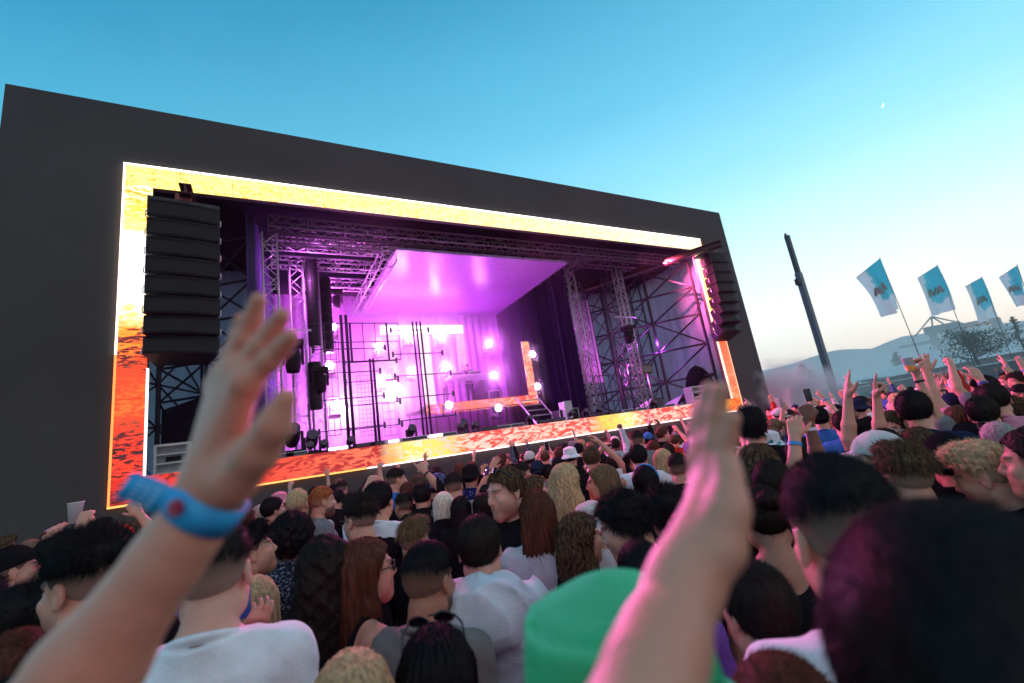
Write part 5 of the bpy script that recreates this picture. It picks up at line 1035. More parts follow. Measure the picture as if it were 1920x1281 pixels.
# ---------------------------------------------------------------- the arms right below the camera
def fore_person():
    WL=at(385,950,.395);EL=at(37,1436,.36);WR=at(1268,1135,.315);ER=WR+nrm(at(1160,1450,.235)-WR)*.26
    base=np.array((-.125,.27,0)); rz=-math.radians(50); Rm=rotz(rz); S={-1:base+Rm@SH(-1),1:base+Rm@SH(1)}
    T=lambda p:Rm.T@(np.array(p)-base)
    F=Field((-.45,-.35,-.0),(.5,.55,1.86),.0095); torso(F,False); F.cap((0,-.035,1.45),HEADC+np.array((0,-.03,-.07)),.063,.057,.03)
    for s in (-1,1):
        F.cap((s*.085,0,.9),(s*.1,.01,.5),.085,.056,.04); F.cap((s*.1,.01,.5),(s*.105,-.02,.08),.056,.037,.02); F.cap((s*.105,-.04,.045),(s*.12,.13,.035),.036,.03,.03)
    add_head(F,HEADC,np.eye(3)); arms={}
    for s,E,W in ((-1,EL,WL),(1,ER,WR)):
        e=T(E); F.cap(SH(s),e,.05,.042,.035); F.ell(SH(s),(.056,.054,.056),.04); F.cap(e,e+(T(W)-e)*.25,.042,.043,.015)
    P,Q=F.mesh(); P=P@Rm.T+base; Ps=[P];Qs=[Q];nv=len(P)
    def hand(E,W,K,TIP,TH,rad,wr):
        pts=[E,W]+K+TIP+TH; pts=np.array(pts); G=Field(pts.min(0)-.06,pts.max(0)+.06,.0027); ax=nrm(W-E); m=E+(W-E)*.35
        G.cap(E+ax*.02,m,.040,.038,.01); G.cap(m,W-ax*.03,.038,.027,.02); G.cap(W-ax*.05,W+ax*.02,.0255,.025,.015)
        for k,(kn,tp) in enumerate(zip(K,TIP)):
            G.cap(W+(kn-W)*.12,kn,.0150,rad[k]*1.25,.018); d=tp-kn; b=nrm(np.cross(d,CR))*.004; j1=kn+d*.47+b; j2=kn+d*.76+b
            G.cap(kn,j1,rad[k]*1.1,rad[k],.006); G.cap(j1,j2,rad[k],rad[k]*.93,.004); G.cap(j2,tp,rad[k]*.93,rad[k]*.78,.004); G.ell(j1,(rad[k]*1.06,)*3,.004); G.ell(kn,(rad[k]*1.25,)*3,.008)
        for a,b,ra,rb in zip(TH[:-1],TH[1:],(.020,.0145,.0115),(.0145,.0115,.0085)): G.cap(a,b,ra,rb,.014)
        return G.mesh()
    A=lambda *l:[at(*p) for p in l]
    for args in ((EL,WL,A((462,718,.380),(444,700,.394),(424,702,.409),(410,722,.423)),A((545,632,.370),(528,592,.386),(484,562,.402),(452,598,.418)),A((440,900,.382),(484,846,.368),(514,798,.360),(535,748,.358)),(.0088,.0092,.0088,.0078),1),
                 (ER,WR,A((1352,935,.350),(1336,920,.362),(1322,925,.374),(1310,945,.386)),A((1374,785,.350),(1352,730,.362),(1330,728,.374),(1309,760,.386)),A((1290,1085,.328),(1352,1025,.325),(1368,955,.330),(1371,890,.340)),(.0080,.0084,.0080,.0072),1)):
        p,q=hand(*args); Ps.append(p); Qs.append(q+nv); nv+=len(p)
    P=np.concatenate(Ps);Q=np.concatenate(Qs); z=np.zeros(len(P)); P=P-base
    me=mesh_np('body',P,Q,[SKIN['fair']],attrs={'brow':z,'lip':z,'beard':z}); o=bpy.data.objects.new('person',me); link(o); o.location=tuple(base); tag(o,'person right under the camera holding up both bare arms, blue wristband on the left one','person')
    # clothes: built in the body's own frame
    G=Field((-.4,-.3,.8),(.45,.4,1.7),.0095); torso(G,False,.013)
    for s,E in ((-1,EL),(1,ER)): e=T(E); G.cap(SH(s),SH(s)+(e-SH(s))*.55,.064,.06,.03); G.ell(SH(s),(.066,.065,.067),.03)
    G.fn(None,op=lambda v,X,Y,Z: np.maximum(v+rough_noise(X,Y,Z,.004,(23,17,31,41)),.86-Z)); G.cap((0,-.035,1.40),(0,.01,1.6),.062,.062,.01,sub=True)
    p,q=G.mesh(); c=part('shirt',mesh_np('shirt',p@Rm.T,q,[None]),o,mats=(CM('black'),))
    for nm,me_,mm in (('trousers',memo(('t',.0095),lambda:trousers_mesh(.0095)),CM('denim')),('shoes',memo('shoe',shoes_mesh),M_SHOE),('hair',memo(('h','short',.0095,0),lambda:hair_mesh('short',.0095,0)),HM('dark','fair'))):
        part(nm,me_,o,tuple(Rm@HEADC) if nm=='hair' else (0,0,0),Rm,mats=(mm,))
    # wristband on the left forearm
    ax=nrm(WL-EL); c0=WL+ax*.002; t=nrm(np.cross(ax,-CF)); v=np.cross(ax,t); hw=.0125; n=40; V=[]
    for k in range(n):
        a=2*math.pi*k/n; 
        for r,h in ((.0292,-hw),(.0310,-hw),(.0310,hw),(.0292,hw)): V.append(c0+(t*math.cos(a)+v*math.sin(a)*.96)*r+ax*h-base)
    mb=MB(); mb.poly(V,[(k*4+i,((k+1)%n)*4+i,((k+1)%n)*4+(i+1)%4,k*4+(i+1)%4) for k in range(n) for i in range(4)])
    # loose tail running off to the upper left
    p0=c0-CR*.026+CU*.006-CF*.012-base; tail=[]; d=nrm(at(236,900,.37)-at(330,935,.37)); wv=ax
    for k in range(7):
        s=k/6; q=p0+d*.040*s+CU*.003*math.sin(s*3); 
        for h in (-hw,hw):
            for e_ in (-.0007,.0007): tail.append(q+wv*h+(-CF)*e_)
    mb.poly(tail,[(4*k,4*k+4,4*k+6,4*k+2) for k in range(6)]+[(4*k+1,4*k+3,4*k+7,4*k+5) for k in range(6)]+[(0,2,3,1),(24,25,27,26)]+[(4*k,4*k+1,4*k+5,4*k+4) for k in range(6)]+[(4*k+2,4*k+6,4*k+7,4*k+3) for k in range(6)])
    M_BAND=mat('wristband_satin',(.01,.26,.72),.45,noise=.5,nscale=26,col2=(.03,.48,.8)); wb=mb.build('wristband',M_BAND,o,smooth=True)
    mb=MB(); best=min((abs(pj(c0+(t*math.cos(a)+v*math.sin(a))*.0315)[0]-330)+(0 if (t*math.cos(a)+v*math.sin(a))@CF<0 else 999),a) for a in np.linspace(0,6.28,200))[1]; nn_=t*math.cos(best)+v*math.sin(best); q=c0-base+nn_*.0312; a1=nrm(np.cross(nn_,ax)); 
    for r,off in ((.007,.0),(.004,.002)): 
        P1=[q+(a1*math.cos(b)+ax*math.sin(b))*r+nn_*off for b in np.linspace(0,2*math.pi,17)[:-1]]; P2=[x+nn_*.002 for x in P1]; mb.poly(P1+P2,[tuple(range(16)),tuple(range(16,32))]+[(i,(i+1)%16,16+(i+1)%16,16+i) for i in range(16)])
    mb.build('clasp',mat('clasp_red',(.35,.02,.06),.4),wb)
    mb=MB(); rg=random.Random(4)
    for k in range(3):     # printed white lettering on the tail
        s=.3+.2*k; q=p0+d*.040*s
        for j in range(5): 
            y=-hw*.75+j*hw*.36; mb.box((-.0011,-.0004,-.0005),(.0013,.0004,.0005),R=np.stack([d,-CF,ax],1),c=q+ax*y+CF*-.0014)
    mb.build('lettering',mat('band_print',(.75,.8,.85),.5),wb)
fore_person()
# hairband, bands and held things
def ring(o,label,c,ax,r,h,m,name='wristband'):
    pass
def held(name,label,cat,P,mk):
    e=empty(name,tuple(P)); tag(e,label,cat); mk(e); return e
def phone(P,rz,label,col=(.02,.02,.025),lit=None,s=1):
    e=empty('phone',tuple(P),rz); tag(e,label,'phone'); MB().box((-.037*s,-.004*s,-.075*s),(.037*s,.004*s,.075*s)).build('case',mat('phone_case',col,.35),e,bevel=.004)
    MB().box((-.033*s,-.0052*s,-.07*s),(.033*s,-.0042*s,.07*s)).build('screen',emat('phone_screen',lit,.9) if lit else mat('phone_glass',(.01,.01,.015),.08),e)
    MB().lathe([(0,.0),(.006,.0),(.006,.002),(0,.002)],n=10).build('camera_lens',M_LENS,e).location=(.02*s,.004*s,.055*s)
phone(HW['dark-fringed person facing the camera behind the white phone']+np.array((0,0,.11)),math.radians(150),'white phone held up in front of the dark-fringed person',(.8,.8,.8))
phone(HW['person holding a phone up over the crowd below the small tree']+np.array((0,0,.15)),math.radians(-45),'black phone held upright over the crowd below the small tree',(.02,.02,.03),s=1.15)
phone(HW['brown-haired person below the charcoal cap holding up a black phone']+np.array((0,0,.12)),math.radians(-50),'black phone with a bright top edge below the grey cap',(.02,.02,.025),s=1.1)
phone(HW['person holding up a white phone in both hands']+np.array((-.06,0,.1)),math.radians(-35),'white phone held sideways near the white bucket hat',(.85,.85,.85),s=1.2)
phone(HW['blond person in a black jacket right of the white t-shirt']+np.array((0,0,.12)),math.radians(150),'blue phone in the hand right of the white t-shirt',(.03,.1,.4),s=.9)
def cup(P,label,fill,s=1):
    e=empty('plastic_cup',tuple(P)); tag(e,label,'cup'); mb=MB().lathe([(0,-.06*s),(.03*s,-.06*s),(.042*s,.07*s),(.0445*s,.072*s),(.0445*s,.076*s),(.04*s,.07*s),(.028*s,-.055*s)],n=20); mb.build('cup_wall',mat('cup_plastic',(.75,.72,.74),.35),e,smooth=True)
    if fill: MB().lathe([(.0315*s,-.05*s),(.037*s,-.0*s),(.0,-.0*s)],n=20).build('beer',mat('beer',(.8,.25,.02),.2),e,smooth=True)
cup(at(1705,686,pj(HW['person raising a cup of beer with a watch on the wrist'])[2]),'white plastic cup of beer raised below the first flag',True,.85)
cup(at(141,964,pj(HW['person in a red and white cap under the raised white cup'])[2]),'white paper cup raised at the left against the dark wall',False,1.15)
cup(HW['person lifting a clear cup in front of the drifting smoke']+np.array((0,0,.1)),'clear cup held up near the drifting smoke',False)
# ---------------------------------------------------------------- filling the crowd
rg=np.random.default_rng(21); rnd=random.Random(9); cand=[]
def okp(x,y,mind,pl): return all((x-a)**2+(y-b)**2>mind*mind for a,b in pl)
pts=[(p[0],p[1]) for p in PLACED]+[(-.125,.27),(0,0)]
def visible(x,y,h=1.7):
    u,v,z=pj((x,y,h)); return z>.8 and -60<u<1980 and v<1330,u,v,z
nf=0
FILL=[]
def try_fill(n,fx,fy,mind,cond=None,tries=9000):
    c=0
    for _ in range(tries):
        if c>=n: break
        x,y=fx(),fy(); ok,u,v,z=visible(x,y)
        if not ok or (cond and not cond(x,y,u,v,z)): continue
        if not okp(x,y,mind,pts): continue
        # keep the prominent people clear: no filler right in front of them
        if any(abs(u-p[2])<.75*.2*FPX/z and z<p[4]+.1 and abs(v-p[3])<.3*FPX/z for p in PLACED): continue
        pts.append((x,y)); FILL.append((x,y,u,v,z)); c+=1
    return c
U=rg.uniform
try_fill(92,lambda:U(-5,14.5),lambda:U(3.6,10.0),.52,lambda x,y,u,v,z: u<1400 and z>3.3)
try_fill(30,lambda:U(-3.2,7),lambda:U(.9,4),.5,lambda x,y,u,v,z: u<1500 and 1.5<z<3.6 and v>1010)
try_fill(36,lambda:U(3,13),lambda:U(-1.5,7),.52,lambda x,y,u,v,z: u>1390 and 3.0<z<9)
try_fill(40,lambda:U(8,26),lambda:U(-1,9.5),.75,lambda x,y,u,v,z: u>1390 and 8<z<20 and not(x<18.6 and y>9.6))
try_fill(46,lambda:U(17,52),lambda:U(2,32),1.0,lambda x,y,u,v,z: u>1395 and 15<z<46 and not(x<19 and y>9.6))
def place(u,v,z):
    if u<300: a='by the dark left wall'
    elif u<520: a='at the stage left end'
    elif u<700: a='before the left truss towers'
    elif u<850: a='before the pipe stands'
    elif u<1000: a='before the booth'
    elif u<1150: a='before the dark right drape'
    elif u<1300: a='before the right scaffold'
    elif u<1430: a='by the right wall edge'
    elif u<1520: a='below the small tree'
    elif u<1600: a='by the lamp post'
    elif u<1720: a='under the first flag'
    elif u<1800: a='under the second flag'
    elif u<1880: a='under the third flag'
    else: a='under the last flag'
    return a
def depthw(z): return 'nearest' if z<2.6 else 'near' if z<4.6 else 'midway' if z<8 else 'far' if z<16 else 'farthest'
hairs=[('short','short'),('fade','faded'),('quiff','quiffed'),('shaggy','shaggy'),('curltop','curly-topped'),('crop','cropped')]; fh=[('long','long'),('wavy','wavy'),('bob','bobbed'),('pony','ponytailed'),('longcurly','curly'),('bun','bunned')]
hcs=[('black','black'),('dark','dark'),('brown','brown'),('brown','brown'),('auburn','auburn'),('lightbrown','light-brown'),('blond','blond'),('dark','dark')]
tcs=['black','black','navy','white','grey','black','palegrey','denim','red','white','blue','teal','offwhite','black','pink','plaid','pattern','floral','camo','white','star']
seen={}
rows=[]
for (x,y,u,v,z) in FILL:
    fem=rnd.random()<.42; h=rnd.choice(fh if fem else hairs); c=rnd.choice(hcs); t=rnd.choice(tcs); hat=None; hw=''
    if rnd.random()<.16: hat=rnd.choice(['cap','bucket','capback','beanie']); hcx=rnd.choice(['white','black','navy','grey','pink','offwhite']); hw=', %s %s'%(hcx.replace('offwhite','cream'),{'cap':'cap','capback':'backwards cap','bucket':'bucket hat','beanie':'beanie'}[hat]); h=(('long','long') if fem else ('short','short'))
    pose=('down','down'); pw=''; q=rnd.random(); lim=.16 if u<1390 else .42
    if z>3.2 and q<lim:
        pose,pw=rnd.choice([(('down','up'),', right arm up'),(('up','down'),', left arm up'),(('up','up'),', both arms up'),(('down','upf'),', right arm stretched forward'),(('down','fist'),', fist in the air'),(('point','down'),', pointing up')])
    elif q<lim+.1: pose,pw=('bent','down'),', one hand at the chest'
    top=rnd.choice(['tee','tee','jacket','longsleeve'] if not fem else ['tee','vest','tee','jacket']); tw={'tee':'t-shirt','jacket':'jacket','longsleeve':'long-sleeved top','vest':'tank top'}[top]
    sk=rnd.choice(['pale','fair','fair','fair','tan','brown'] if rnd.random()<.5 else ['fair','pale'])
    rz=-math.atan2(6.8-x,14-y)+rnd.gauss(0,.35)
    if x>15: rz=-math.atan2(9-x,12-y)+rnd.gauss(0,.3)
    tall=rnd.uniform(.93,1.06)*(.955 if fem else 1.0)
    if z<3.6: tall=min(tall,.96)
    if u<1390 and z>5: tall=min(tall,1.0)
    person((x,y,0),rz,tall,lod(max(z,3.2)) if z<16 else .016,fem,sk,h[0],c[0],top,t,pose[0],pose[1],turn=0,hat=hat,hatc=hcx if hat else 'black',label='@',bands=({'L' if pose[0]!='down' else 'R':rnd.choice(['blue','white','black','blue'])} if z<9 and pw and 'chest' not in pw else None),seed=rnd.randint(0,9),leg=rnd.choice(['black','denim','navy','grey']))
    o=bpy.data.objects['person' if NP[0]==1 else [ob.name for ob in bpy.data.objects if ob.get('label')=='@'][0]]
    base='%s %s hair, %s %s%s%s'%(h[1],c[1],{'pattern':'speckled','camo':'camouflage','star':'starry','palegrey':'pale','offwhite':'cream'}.get(t,t),tw.replace('long-sleeved ','').replace('tank ',''),hw.replace('backwards cap','reversed cap'),pw.replace(' stretched','').replace(' in the air',' raised').replace(' at the','-at-'))
    lab='%s, %s %s'%(base,depthw(z),place(u,v,z))
    ws=lab.split()
    if len(ws)>16: lab=lab.replace(' hair,',',')
    if len(lab.split())>16: lab=lab.replace('right arm forward','reaching forward').replace('both arms up','arms up').replace(' before the',' before')
    o['label']=lab; seen.setdefault(lab,[]).append((o,u)); o['group']='people in the festival crowd'
for lab,l in seen.items():
    if len(l)>1:
        for o,_ in l: o['group']='look-alike people, '+lab
# ------------------------------------------------------------------ lamp post, flags, fence, tents, trees, gantry, moon
def post():
    top=at(1475,442,24.5); e=empty('lamp_post',(top[0],top[1],0)); tag(e,'tall bare dark square post leaning against the pale sky','lamp post'); h=top[2]
    MB().box((-.16,-.13,0),(.16,.13,h-2.2)).build('lower_column',mat('post_grey',(.10,.13,.16),.5,noise=.1),e,bevel=.01); MB().box((-.125,-.1,h-2.2),(.125,.1,h)).build('upper_column',mat('post_dark',(.035,.04,.045),.5),e,bevel=.01)
    MB().box((-.42,-.1,h-2.9),(-.16,.1,h-2.55)).build('lamp_box',M_STEEL,e,bevel=.02); MB().box((-.14,-.04,h-.02),(-.06,.04,h+.12)).build('cap_bracket',M_STEEL,e)
post()
def flagmat():
    m=bpy.data.materials.new('flag_cloth'); m.use_nodes=True; N,L=nt(m); out=N['Material Output']; N.remove(N['Principled BSDF']); au=N.new('ShaderNodeAttribute'); au.attribute_name='fu'; av=N.new('ShaderNodeAttribute'); av.attribute_name='fv'
    cb=N.new('ShaderNodeCombineXYZ'); L.new(au.outputs['Fac'],cb.inputs[0]); L.new(av.outputs['Fac'],cb.inputs[1]); n=N.new('ShaderNodeTexNoise'); n.inputs['Scale'].default_value=3.3; n.inputs['Detail'].default_value=2; L.new(cb.outputs[0],n.inputs[0])
    def M(op,a,b):
        q=N.new('ShaderNodeMath'); q.operation=op
        for i,v in enumerate((a,b)):
            if isinstance(v,(int,float)): q.inputs[i].default_value=v
            else: L.new(v,q.inputs[i])
        return q.outputs[0]
    # cyan sky in the middle and top, pale clouds at the foot and the free side
    e=M('MINIMUM',M('MULTIPLY',M('SUBTRACT',1.0,av.outputs['Fac']),1.5),M('MULTIPLY',M('SUBTRACT',1.0,au.outputs['Fac']),1.7)); s=M('ADD',e,M('MULTIPLY',M('SUBTRACT',n.outputs[0],.5),1.1))
    r=N.new('ShaderNodeValToRGB'); el=r.color_ramp.elements; el[0].position=.34; el[0].color=(.97,.9,.95,1); el[1].position=.7; el[1].color=(.10,.60,.76,1); q=el.new(.38); q.color=(.72,.74,.85,1); q=el.new(.42); q.color=(.25,.68,.78,1); L.new(s,r.inputs[0])
    d=N.new('ShaderNodeBsdfDiffuse'); t=N.new('ShaderNodeBsdfTranslucent'); x=N.new('ShaderNodeMixShader'); x.inputs[0].default_value=.75
    for b in (d,t): L.new(r.outputs[0],b.inputs[0])
    L.new(d.outputs[0],x.inputs[1]); L.new(t.outputs[0],x.inputs[2]); L.new(x.outputs[0],out.inputs[0]); return m
MF=flagmat(); ML=mat('flag_lettering',(.33,.38,.33),.8,matte=True)
def flag(label,z,tr,tl,bl,br,foot,fold):
    A,B,Cc,D=[at(*p,z) for p in (tr,tl,bl,br)]; e=empty('flag',(D[0],D[1],0)); o=np.array((D[0],D[1],0)); tag(e,label,'flag')
    ft=at(*foot,z); d=nrm(A-ft); low=A-d*(A[2]/d[2]); MB().tube(low-o,A+d*.08-o,.028,8,r2=.016).build('pole',mat('flag_pole',(.12,.13,.13),.4),e,smooth=True)
    MB().tube(A-o,B-o,.012,6).build('top_arm',M_STEEL,e)
    nrmv=nrm(np.cross(A-D,B-A))
    def S(u,v):
        P=(A*(1-u)+B*u)*(1-v)+(D*(1-u)+Cc*u)*v; sag=math.sin(math.pi*u)*v*.16+.0
        return P+nrmv*(.16*math.sin(u*(5+fold)+fold+v*2)*(.25+v)+.07*math.sin(u*13+v*4+fold*2)*v)+(A-B)*(.10 if fold>2.3 and fold<2.5 else .03)*math.sin(math.pi*v)*u+np.array((0,0,-sag*.35))-o
    nu,nv=28,34; V=[];fu=[];fv=[]
    for j in range(nv+1):
        for i in range(nu+1): V.append(S(i/nu,j/nv)); fu.append(i/nu+fold*.03); fv.append(j/nv)
    F=[(j*(nu+1)+i,j*(nu+1)+i+1,(j+1)*(nu+1)+i+1,(j+1)*(nu+1)+i) for j in range(nv) for i in range(nu)]
    ob=bpy.data.objects.new('cloth',mesh_np('cloth',V,F,[MF],attrs={'fu':fu,'fv':fv})); link(ob,e)
    mb=MB()     # the letters A V A drawn as strokes on the cloth
    def stroke(a,b,wd=.035):
        a=np.array(a,float);b=np.array(b,float);dd=b-a;nn=np.array((-dd[1],dd[0]));nn/=np.linalg.norm(nn); k=8
        for sgn in (1,-1):
            P=[]
            for i in range(k+1):
                q=a+dd*i/k
                for s in (-1,1): r=q+nn*s*wd; P.append(S(r[0],r[1])+nrmv*.012*sgn)
            mb.poly(P,[(2*i,2*i+2,2*i+3,2*i+1) for i in range(k)])
    for cx,up in ((.72,1),(.5,-1),(.28,1)):
        t,b=(.40,.56) if up>0 else (.56,.40)
        stroke((cx,t),(cx-.11,b)); stroke((cx,t),(cx+.11,b))
        if up>0: stroke((cx-.05,.515),(cx+.05,.515),.018)
    mb.build('lettering',ML,e); return e
flag('cyan and white banner flag nearest the lamp post, folded at the middle',25,(1650,485),(1605,521),(1655,595),(1689,579),(1730,683),2.4)
flag('cyan and white banner flag with AVA lettering, second from the lamp post',27,(1757.5,498),(1720,522),(1743,593),(1791,580),(1822,672),.6)
flag('lower cyan and white banner flag between its two neighbours',29,(1840.5,520.5),(1809,538),(1834,605),(1871,594),(1895,665),1.3)
flag('cyan and white banner flag cut by the right edge of the photo',28,(1907.5,498),(1874,520),(1904,577),(1932,566),(1955,640),3.2)
# fence
a=at(1490,750,118); b=at(2010,655,21.5); a[2]=b[2]=0
fe=empty('fence',tuple((a+b)/2)); tag(fe,'long dark hoarding fence with white top rail behind the right-hand crowd','fence'); o=(a+b)/2; d=b-a; L_=np.linalg.norm(d); u=d/L_
n=int(L_/2.4); pn=MB(); ra=MB(); po=MB(); w_=np.array((-u[1],u[0],0))*.03
for i in range(n):
    p=a+u*(L_*i/n)-o;q=a+u*(L_*(i+1)/n-.05)-o; pn.poly([p-w_,q-w_,q+w_,p+w_]+[x+np.array((0,0,2.3)) for x in (p-w_,q-w_,q+w_,p+w_)],[(0,1,5,4),(1,2,6,5),(2,3,7,6),(3,0,4,7),(4,5,6,7)])
pn.build('panelling',mat('hoarding_green_black',(.03,.05,.055),.7,noise=.2,nscale=2),fe); ra.tube(a-o+np.array((0,0,2.34)),b-o+np.array((0,0,2.34)),.035,6); ra.build('top_rail',mat('rail_white',(.6,.62,.62),.5),fe)
# marquees
def tent(label,px,py,z,R,hw,hp,sx=1.0):
    P=at(px,py,z); H_=P[2]; e=empty('marquee',(P[0],P[1],0),.4); tag(e,label,'marquee'); mb=MB(); n=32; m_=10; V=[]
    for k in range(n):
        a_=2*math.pi*k/n; corner=.82+.18*abs(math.cos(2*a_))
        for i in range(m_): s=i/(m_-1); r=R*s*corner*(1.15 if s>.9 else 1); V.append((r*math.cos(a_)*sx,r*math.sin(a_),H_-(H_-hw)*(s**.62)*(1+.12*(1-abs(math.cos(2*a_)))*s)))
    mb.poly(V,[(k*m_+i,((k+1)%n)*m_+i,((k+1)%n)*m_+i+1,k*m_+i+1) for k in range(n) for i in range(m_-1)]); mb.build('canopy',mat('marquee_canvas',(.52,.56,.58),.8,noise=.08,nscale=.4),e,smooth=True)
    MB().tube((0,0,0),(0,0,H_+.3),.09,8).build('mast',M_STEEL,e)
    for k in range(8): a_=2*math.pi*k/8; MB().tube((R*math.cos(a_)*sx,R*math.sin(a_),0),(R*math.cos(a_)*sx*.95,R*math.sin(a_)*.95,hw),.05,6).build('side_pole',M_STEEL,e)
tent('big pale marquee roof peaking right of the spreading tree',1843,634,62,13,3.4,6,1.3)
tent('wide pale marquee roof under the second flag',1745,655,70,14,3.2,6,1.4)
tent('low pale marquee roof far left near the smoke',1640,702,95,16,3.0,6,1.5)
tent('small distant marquee roof beside the pointed hand',1600,722,125,14,3.0,5,1.6)
# trees
def tree(name,label,px,ptop,pbase,z,spread,kind,leaf,nleaf):
    T=at(px,ptop,z); B=at(px,pbase,z); H_=T[2]; e=empty(name,(T[0],T[1],0)); tag(e,label,'tree'); rg=random.Random(int(px)); mb=MB(); mb.path([(0,0,0),(.1,0,H_*.35),(.05,.1,H_*.7),(.0,0,H_*.98)],.06 if kind!='broad' else .09,7); tips=[]
    for k in range(46 if kind=='broad' else 60):
        s=rg.uniform(.3,1); h0=H_*(.30+.68*s) if kind!='broad' else H_*(.4+.55*s); a_=rg.uniform(0,6.28); rr_=spread*(1.08-s)*(1 if kind!='broad' else 1)*rg.uniform(.6,1.1) if kind!='broad' else spread*(1-.65*s)*rg.uniform(.5,1.1)
        p0=np.array((0.05,.05,h0)); p1=p0+np.array((math.cos(a_)*rr_,math.sin(a_)*rr_,rr_*.35)); mb.tube(p0,p1,.022,4,r2=.008); tips.append((p0,p1))
    mb.build('trunk',mat('bark',(.05,.045,.04),.9),e); V=[];F=[]
    for k in range(nleaf):
        p0,p1=rg.choice(tips); t=rg.uniform(.25,1.05); c=p0+(p1-p0)*t+np.array([rg.gauss(0,.13*spread/2) for _ in range(3)]); d1=nrm([rg.gauss(0,1) for _ in range(3)])*leaf*rg.uniform(.6,1.3); d2=nrm(np.cross(d1,[rg.gauss(0,1) for _ in range(3)]))*leaf*.5; b=len(V); V+= [c-d1,c-d2,c+d1,c+d2]; F.append((b,b+1,b+2,b+3))
    MB().poly(V,F).build('crown',mat('leaf_green',(.10,.16,.10),.7,noise=.4,nscale=2),e)
tree('young_tree','thin sparse tree standing against the hills left of the lamp post',1503,682,745,60,2.1,'slim',.12,1500)
tree('spreading_tree','spreading feathery tree in front of the marquees',1812,622,695,34,3.4,'broad',.10,2300)
tree('conifer','faint small conifer above the raised cup',1677,660,700,85,2.2,'slim',.16,900)
tree('potted_tree','wispy sapling beside the last flag',1897,592,650,34,.9,'slim',.1,260)
# shipyard gantry in the distance
c=at(1790,640,330); ge=empty('gantry',(c[0],c[1],0),-math.radians(52)); tag(ge,'blue-grey steel gantry with masts and stay cables far behind the flags','gantry')
mg=mat('gantry_steel',(.06,.12,.16),.7)
Z=lambda px,py:at(px,py,330)[2]
def gx(px,py=640):   # picture x to local x of the gantry
    P=at(px,py,330); a_=math.radians(52); q=P-np.array((c[0],c[1],0)); return float(q[0]*math.cos(-a_)+q[1]*math.sin(-a_))
for lab_,x0,x1,zt in (('leg',1756,1764,Z(1760,622)),('leg',1800,1809,Z(1804,608)),('leg',1858,1868,Z(1863,600))): MB().box((gx(x0),-3,0),(gx(x1),3,zt)).build('leg',mg,ge)
MB().box((gx(1750),-3.2,Z(1755,624)),(gx(1806),3.2,Z(1755,617)+3)).build('upper_beam',mg,ge)
MB().box((gx(1700),-3.1,Z(1780,632)-2),(gx(1905),3.1,Z(1780,632))).build('lower_beam',mg,ge)
MB().box((gx(1815),-2.5,Z(1840,612)),(gx(1866),2.5,Z(1840,612)+4)).build('jib',mat('gantry_rust',(.4,.18,.1),.7),ge)
ap=(gx(1768),0,Z(1767,588)); 
for q in ((gx(1728),0,Z(1728,628)),(gx(1762),0,Z(1762,618)),(gx(1788),0,Z(1788,610)),(gx(1830),0,Z(1830,612))): MB().tube(ap,q,.55,6).build('stay',mg,ge)
# far floodlights
for i,(px,py,z,lb) in enumerate(((1478,734,90,'far floodlight glowing behind the left smoke'),(1508,734,90,'far floodlight at the foot of the thin tree'),(1497,719,100,'far floodlight inside the thin tree outline'),(1516,722,100,'far floodlight just right of the thin tree'),(1603,717,100,'far floodlight beside the pointed arm'))):
    P=at(px,py,z); e=empty('floodlight',(P[0],P[1],0)); tag(e,lb,'floodlight'); MB().tube((0,0,0),(0,0,P[2]),.06,6).build('pole',M_STEEL,e); MB().box((-.35,-.2,P[2]),(.35,.1,P[2]+.32)).build('lamp_head',emat('flood_lamp',(1,.92,.85),5),e)
# crescent moon
m0=ray(1652,198); P=CAMP+m0*6000; r_=30; V=[];n=20
cr=nrm(np.cross(m0,(0,0,1))); cu=nrm(np.cross(cr,m0)); rot=math.radians(-35)
for side in (1,-1):
    for k in range(n+1):
        a_=-math.pi/2*1.15+math.pi*1.15*k/n; x1,y1=math.cos(a_)*r_,math.sin(a_)*r_; x2,y2=math.cos(a_)*r_*.55-.0*r_,y1
        for (x_,y_) in ((x1,y1),(x2,y2)): xr,yr=x_*math.cos(rot)-y_*math.sin(rot),x_*math.sin(rot)+y_*math.cos(rot); V.append(P+cr*xr+cu*yr+nrm(m0)*side*2)
mb=MB(); mb.poly(V,[(2*k,2*k+2,2*k+3,2*k+1) for k in range(n)]+[(2*(n+1)+2*k,2*(n+1)+2*k+1,2*(n+1)+2*k+3,2*(n+1)+2*k+2) for k in range(n)]); mo=mb.build('moon',emat('moonlight',(1,.97,.9),1.3)); tag(mo,'thin crescent moon high in the blue sky above the flags','moon')
# haze over the whole site and smoke drifting at the stage corner
vol('haze',(-40,-12,-3),(1900,1900,230),.0003,(.86,.97,1),.45)
hb_,hm_,hv_=vol('haze_bank',(27,-10,.02),(190,175,16),.005,(.93,.97,1),.35)
N,L=nt(hm_); tc=N.new('ShaderNodeTexCoord'); sp=N.new('ShaderNodeSeparateXYZ'); L.new(tc.outputs['Object'],sp.inputs[0]); mr=N.new('ShaderNodeMapRange'); mr.inputs['From Min'].default_value=16; mr.inputs['From Max'].default_value=2; mr.inputs['To Max'].default_value=.0075; L.new(sp.outputs['Z'],mr.inputs[0]); L.new(mr.outputs[0],hv_.inputs['Density'])
m=bpy.data.materials.new('smoke'); m.use_nodes=True; N,L=nt(m); out=N['Material Output']; N.remove(N['Principled BSDF']); v=N.new('ShaderNodeVolumePrincipled'); v.inputs['Color'].default_value=(.95,.9,.95,1); L.new(v.outputs[0],out.inputs['Volume'])
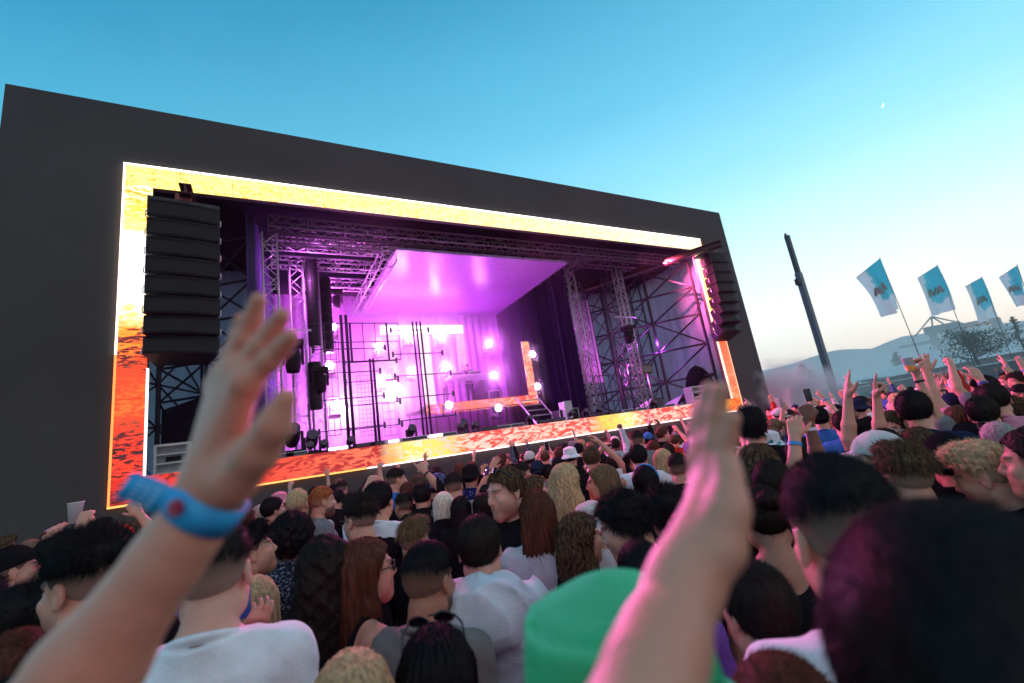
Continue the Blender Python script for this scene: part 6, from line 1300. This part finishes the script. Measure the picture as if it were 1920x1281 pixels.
tc=N.new('ShaderNodeTexCoord'); nz=N.new('ShaderNodeTexNoise'); nz.inputs['Scale'].default_value=1.1; nz.inputs['Detail'].default_value=4; L.new(tc.outputs['Object'],nz.inputs[0]); ln=N.new('ShaderNodeVectorMath'); ln.operation='LENGTH'; mp=N.new('ShaderNodeMapping'); mp.inputs['Scale'].default_value=(1/2.6,1/2.2,1/1.3); L.new(tc.outputs['Object'],mp.inputs[0]); L.new(mp.outputs[0],ln.inputs[0])
s1=N.new('ShaderNodeMath'); s1.operation='SUBTRACT'; L.new(nz.outputs[0],s1.inputs[0]); s2=N.new('ShaderNodeMath'); s2.operation='MULTIPLY'; s2.inputs[1].default_value=.42; L.new(ln.outputs['Value'],s2.inputs[0]); L.new(s2.outputs[0],s1.inputs[1]); s3=N.new('ShaderNodeMath'); s3.operation='MULTIPLY'; s3.inputs[1].default_value=6.0; s3.use_clamp=False; L.new(s1.outputs[0],s3.inputs[0]); s4=N.new('ShaderNodeMath'); s4.operation='MAXIMUM'; s4.inputs[1].default_value=0; L.new(s3.outputs[0],s4.inputs[0]); L.new(s4.outputs[0],v.inputs['Density'])
P=at(1432,752,19.5); o=MB().box((-3.4,-2.6,-1.7),(3.4,2.6,1.7)).build('smoke',m); o.location=(P[0]+.3,P[1],max(P[2],1.75)); tag(o,kind='stuff')
cam=bpy.data.cameras.new('camera'); co=bpy.data.objects.new('camera',cam); link(co)
from mathutils import Matrix
M=Matrix(((CR[0],CU[0],-CF[0],0),(CR[1],CU[1],-CF[1],0),(CR[2],CU[2],-CF[2],CAMP[2]),(0,0,0,1))); co.matrix_world=M
cam.sensor_width=36; cam.lens=FPX/1920*36; cam.clip_start=.02; cam.clip_end=9000
cam.dof.use_dof=True; cam.dof.focus_distance=4.2; cam.dof.aperture_fstop=1.9
SC.camera=co
SC.view_settings.view_transform='Standard'; SC.view_settings.look='None'; SC.view_settings.exposure=.45; SC.view_settings.gamma=1
SC.cycles.use_denoising=True; SC.cycles.max_bounces=8; SC.cycles.transparent_max_bounces=8; SC.cycles.volume_bounces=2; SC.cycles.sample_clamp_indirect=6; SC.cycles.use_light_tree=True
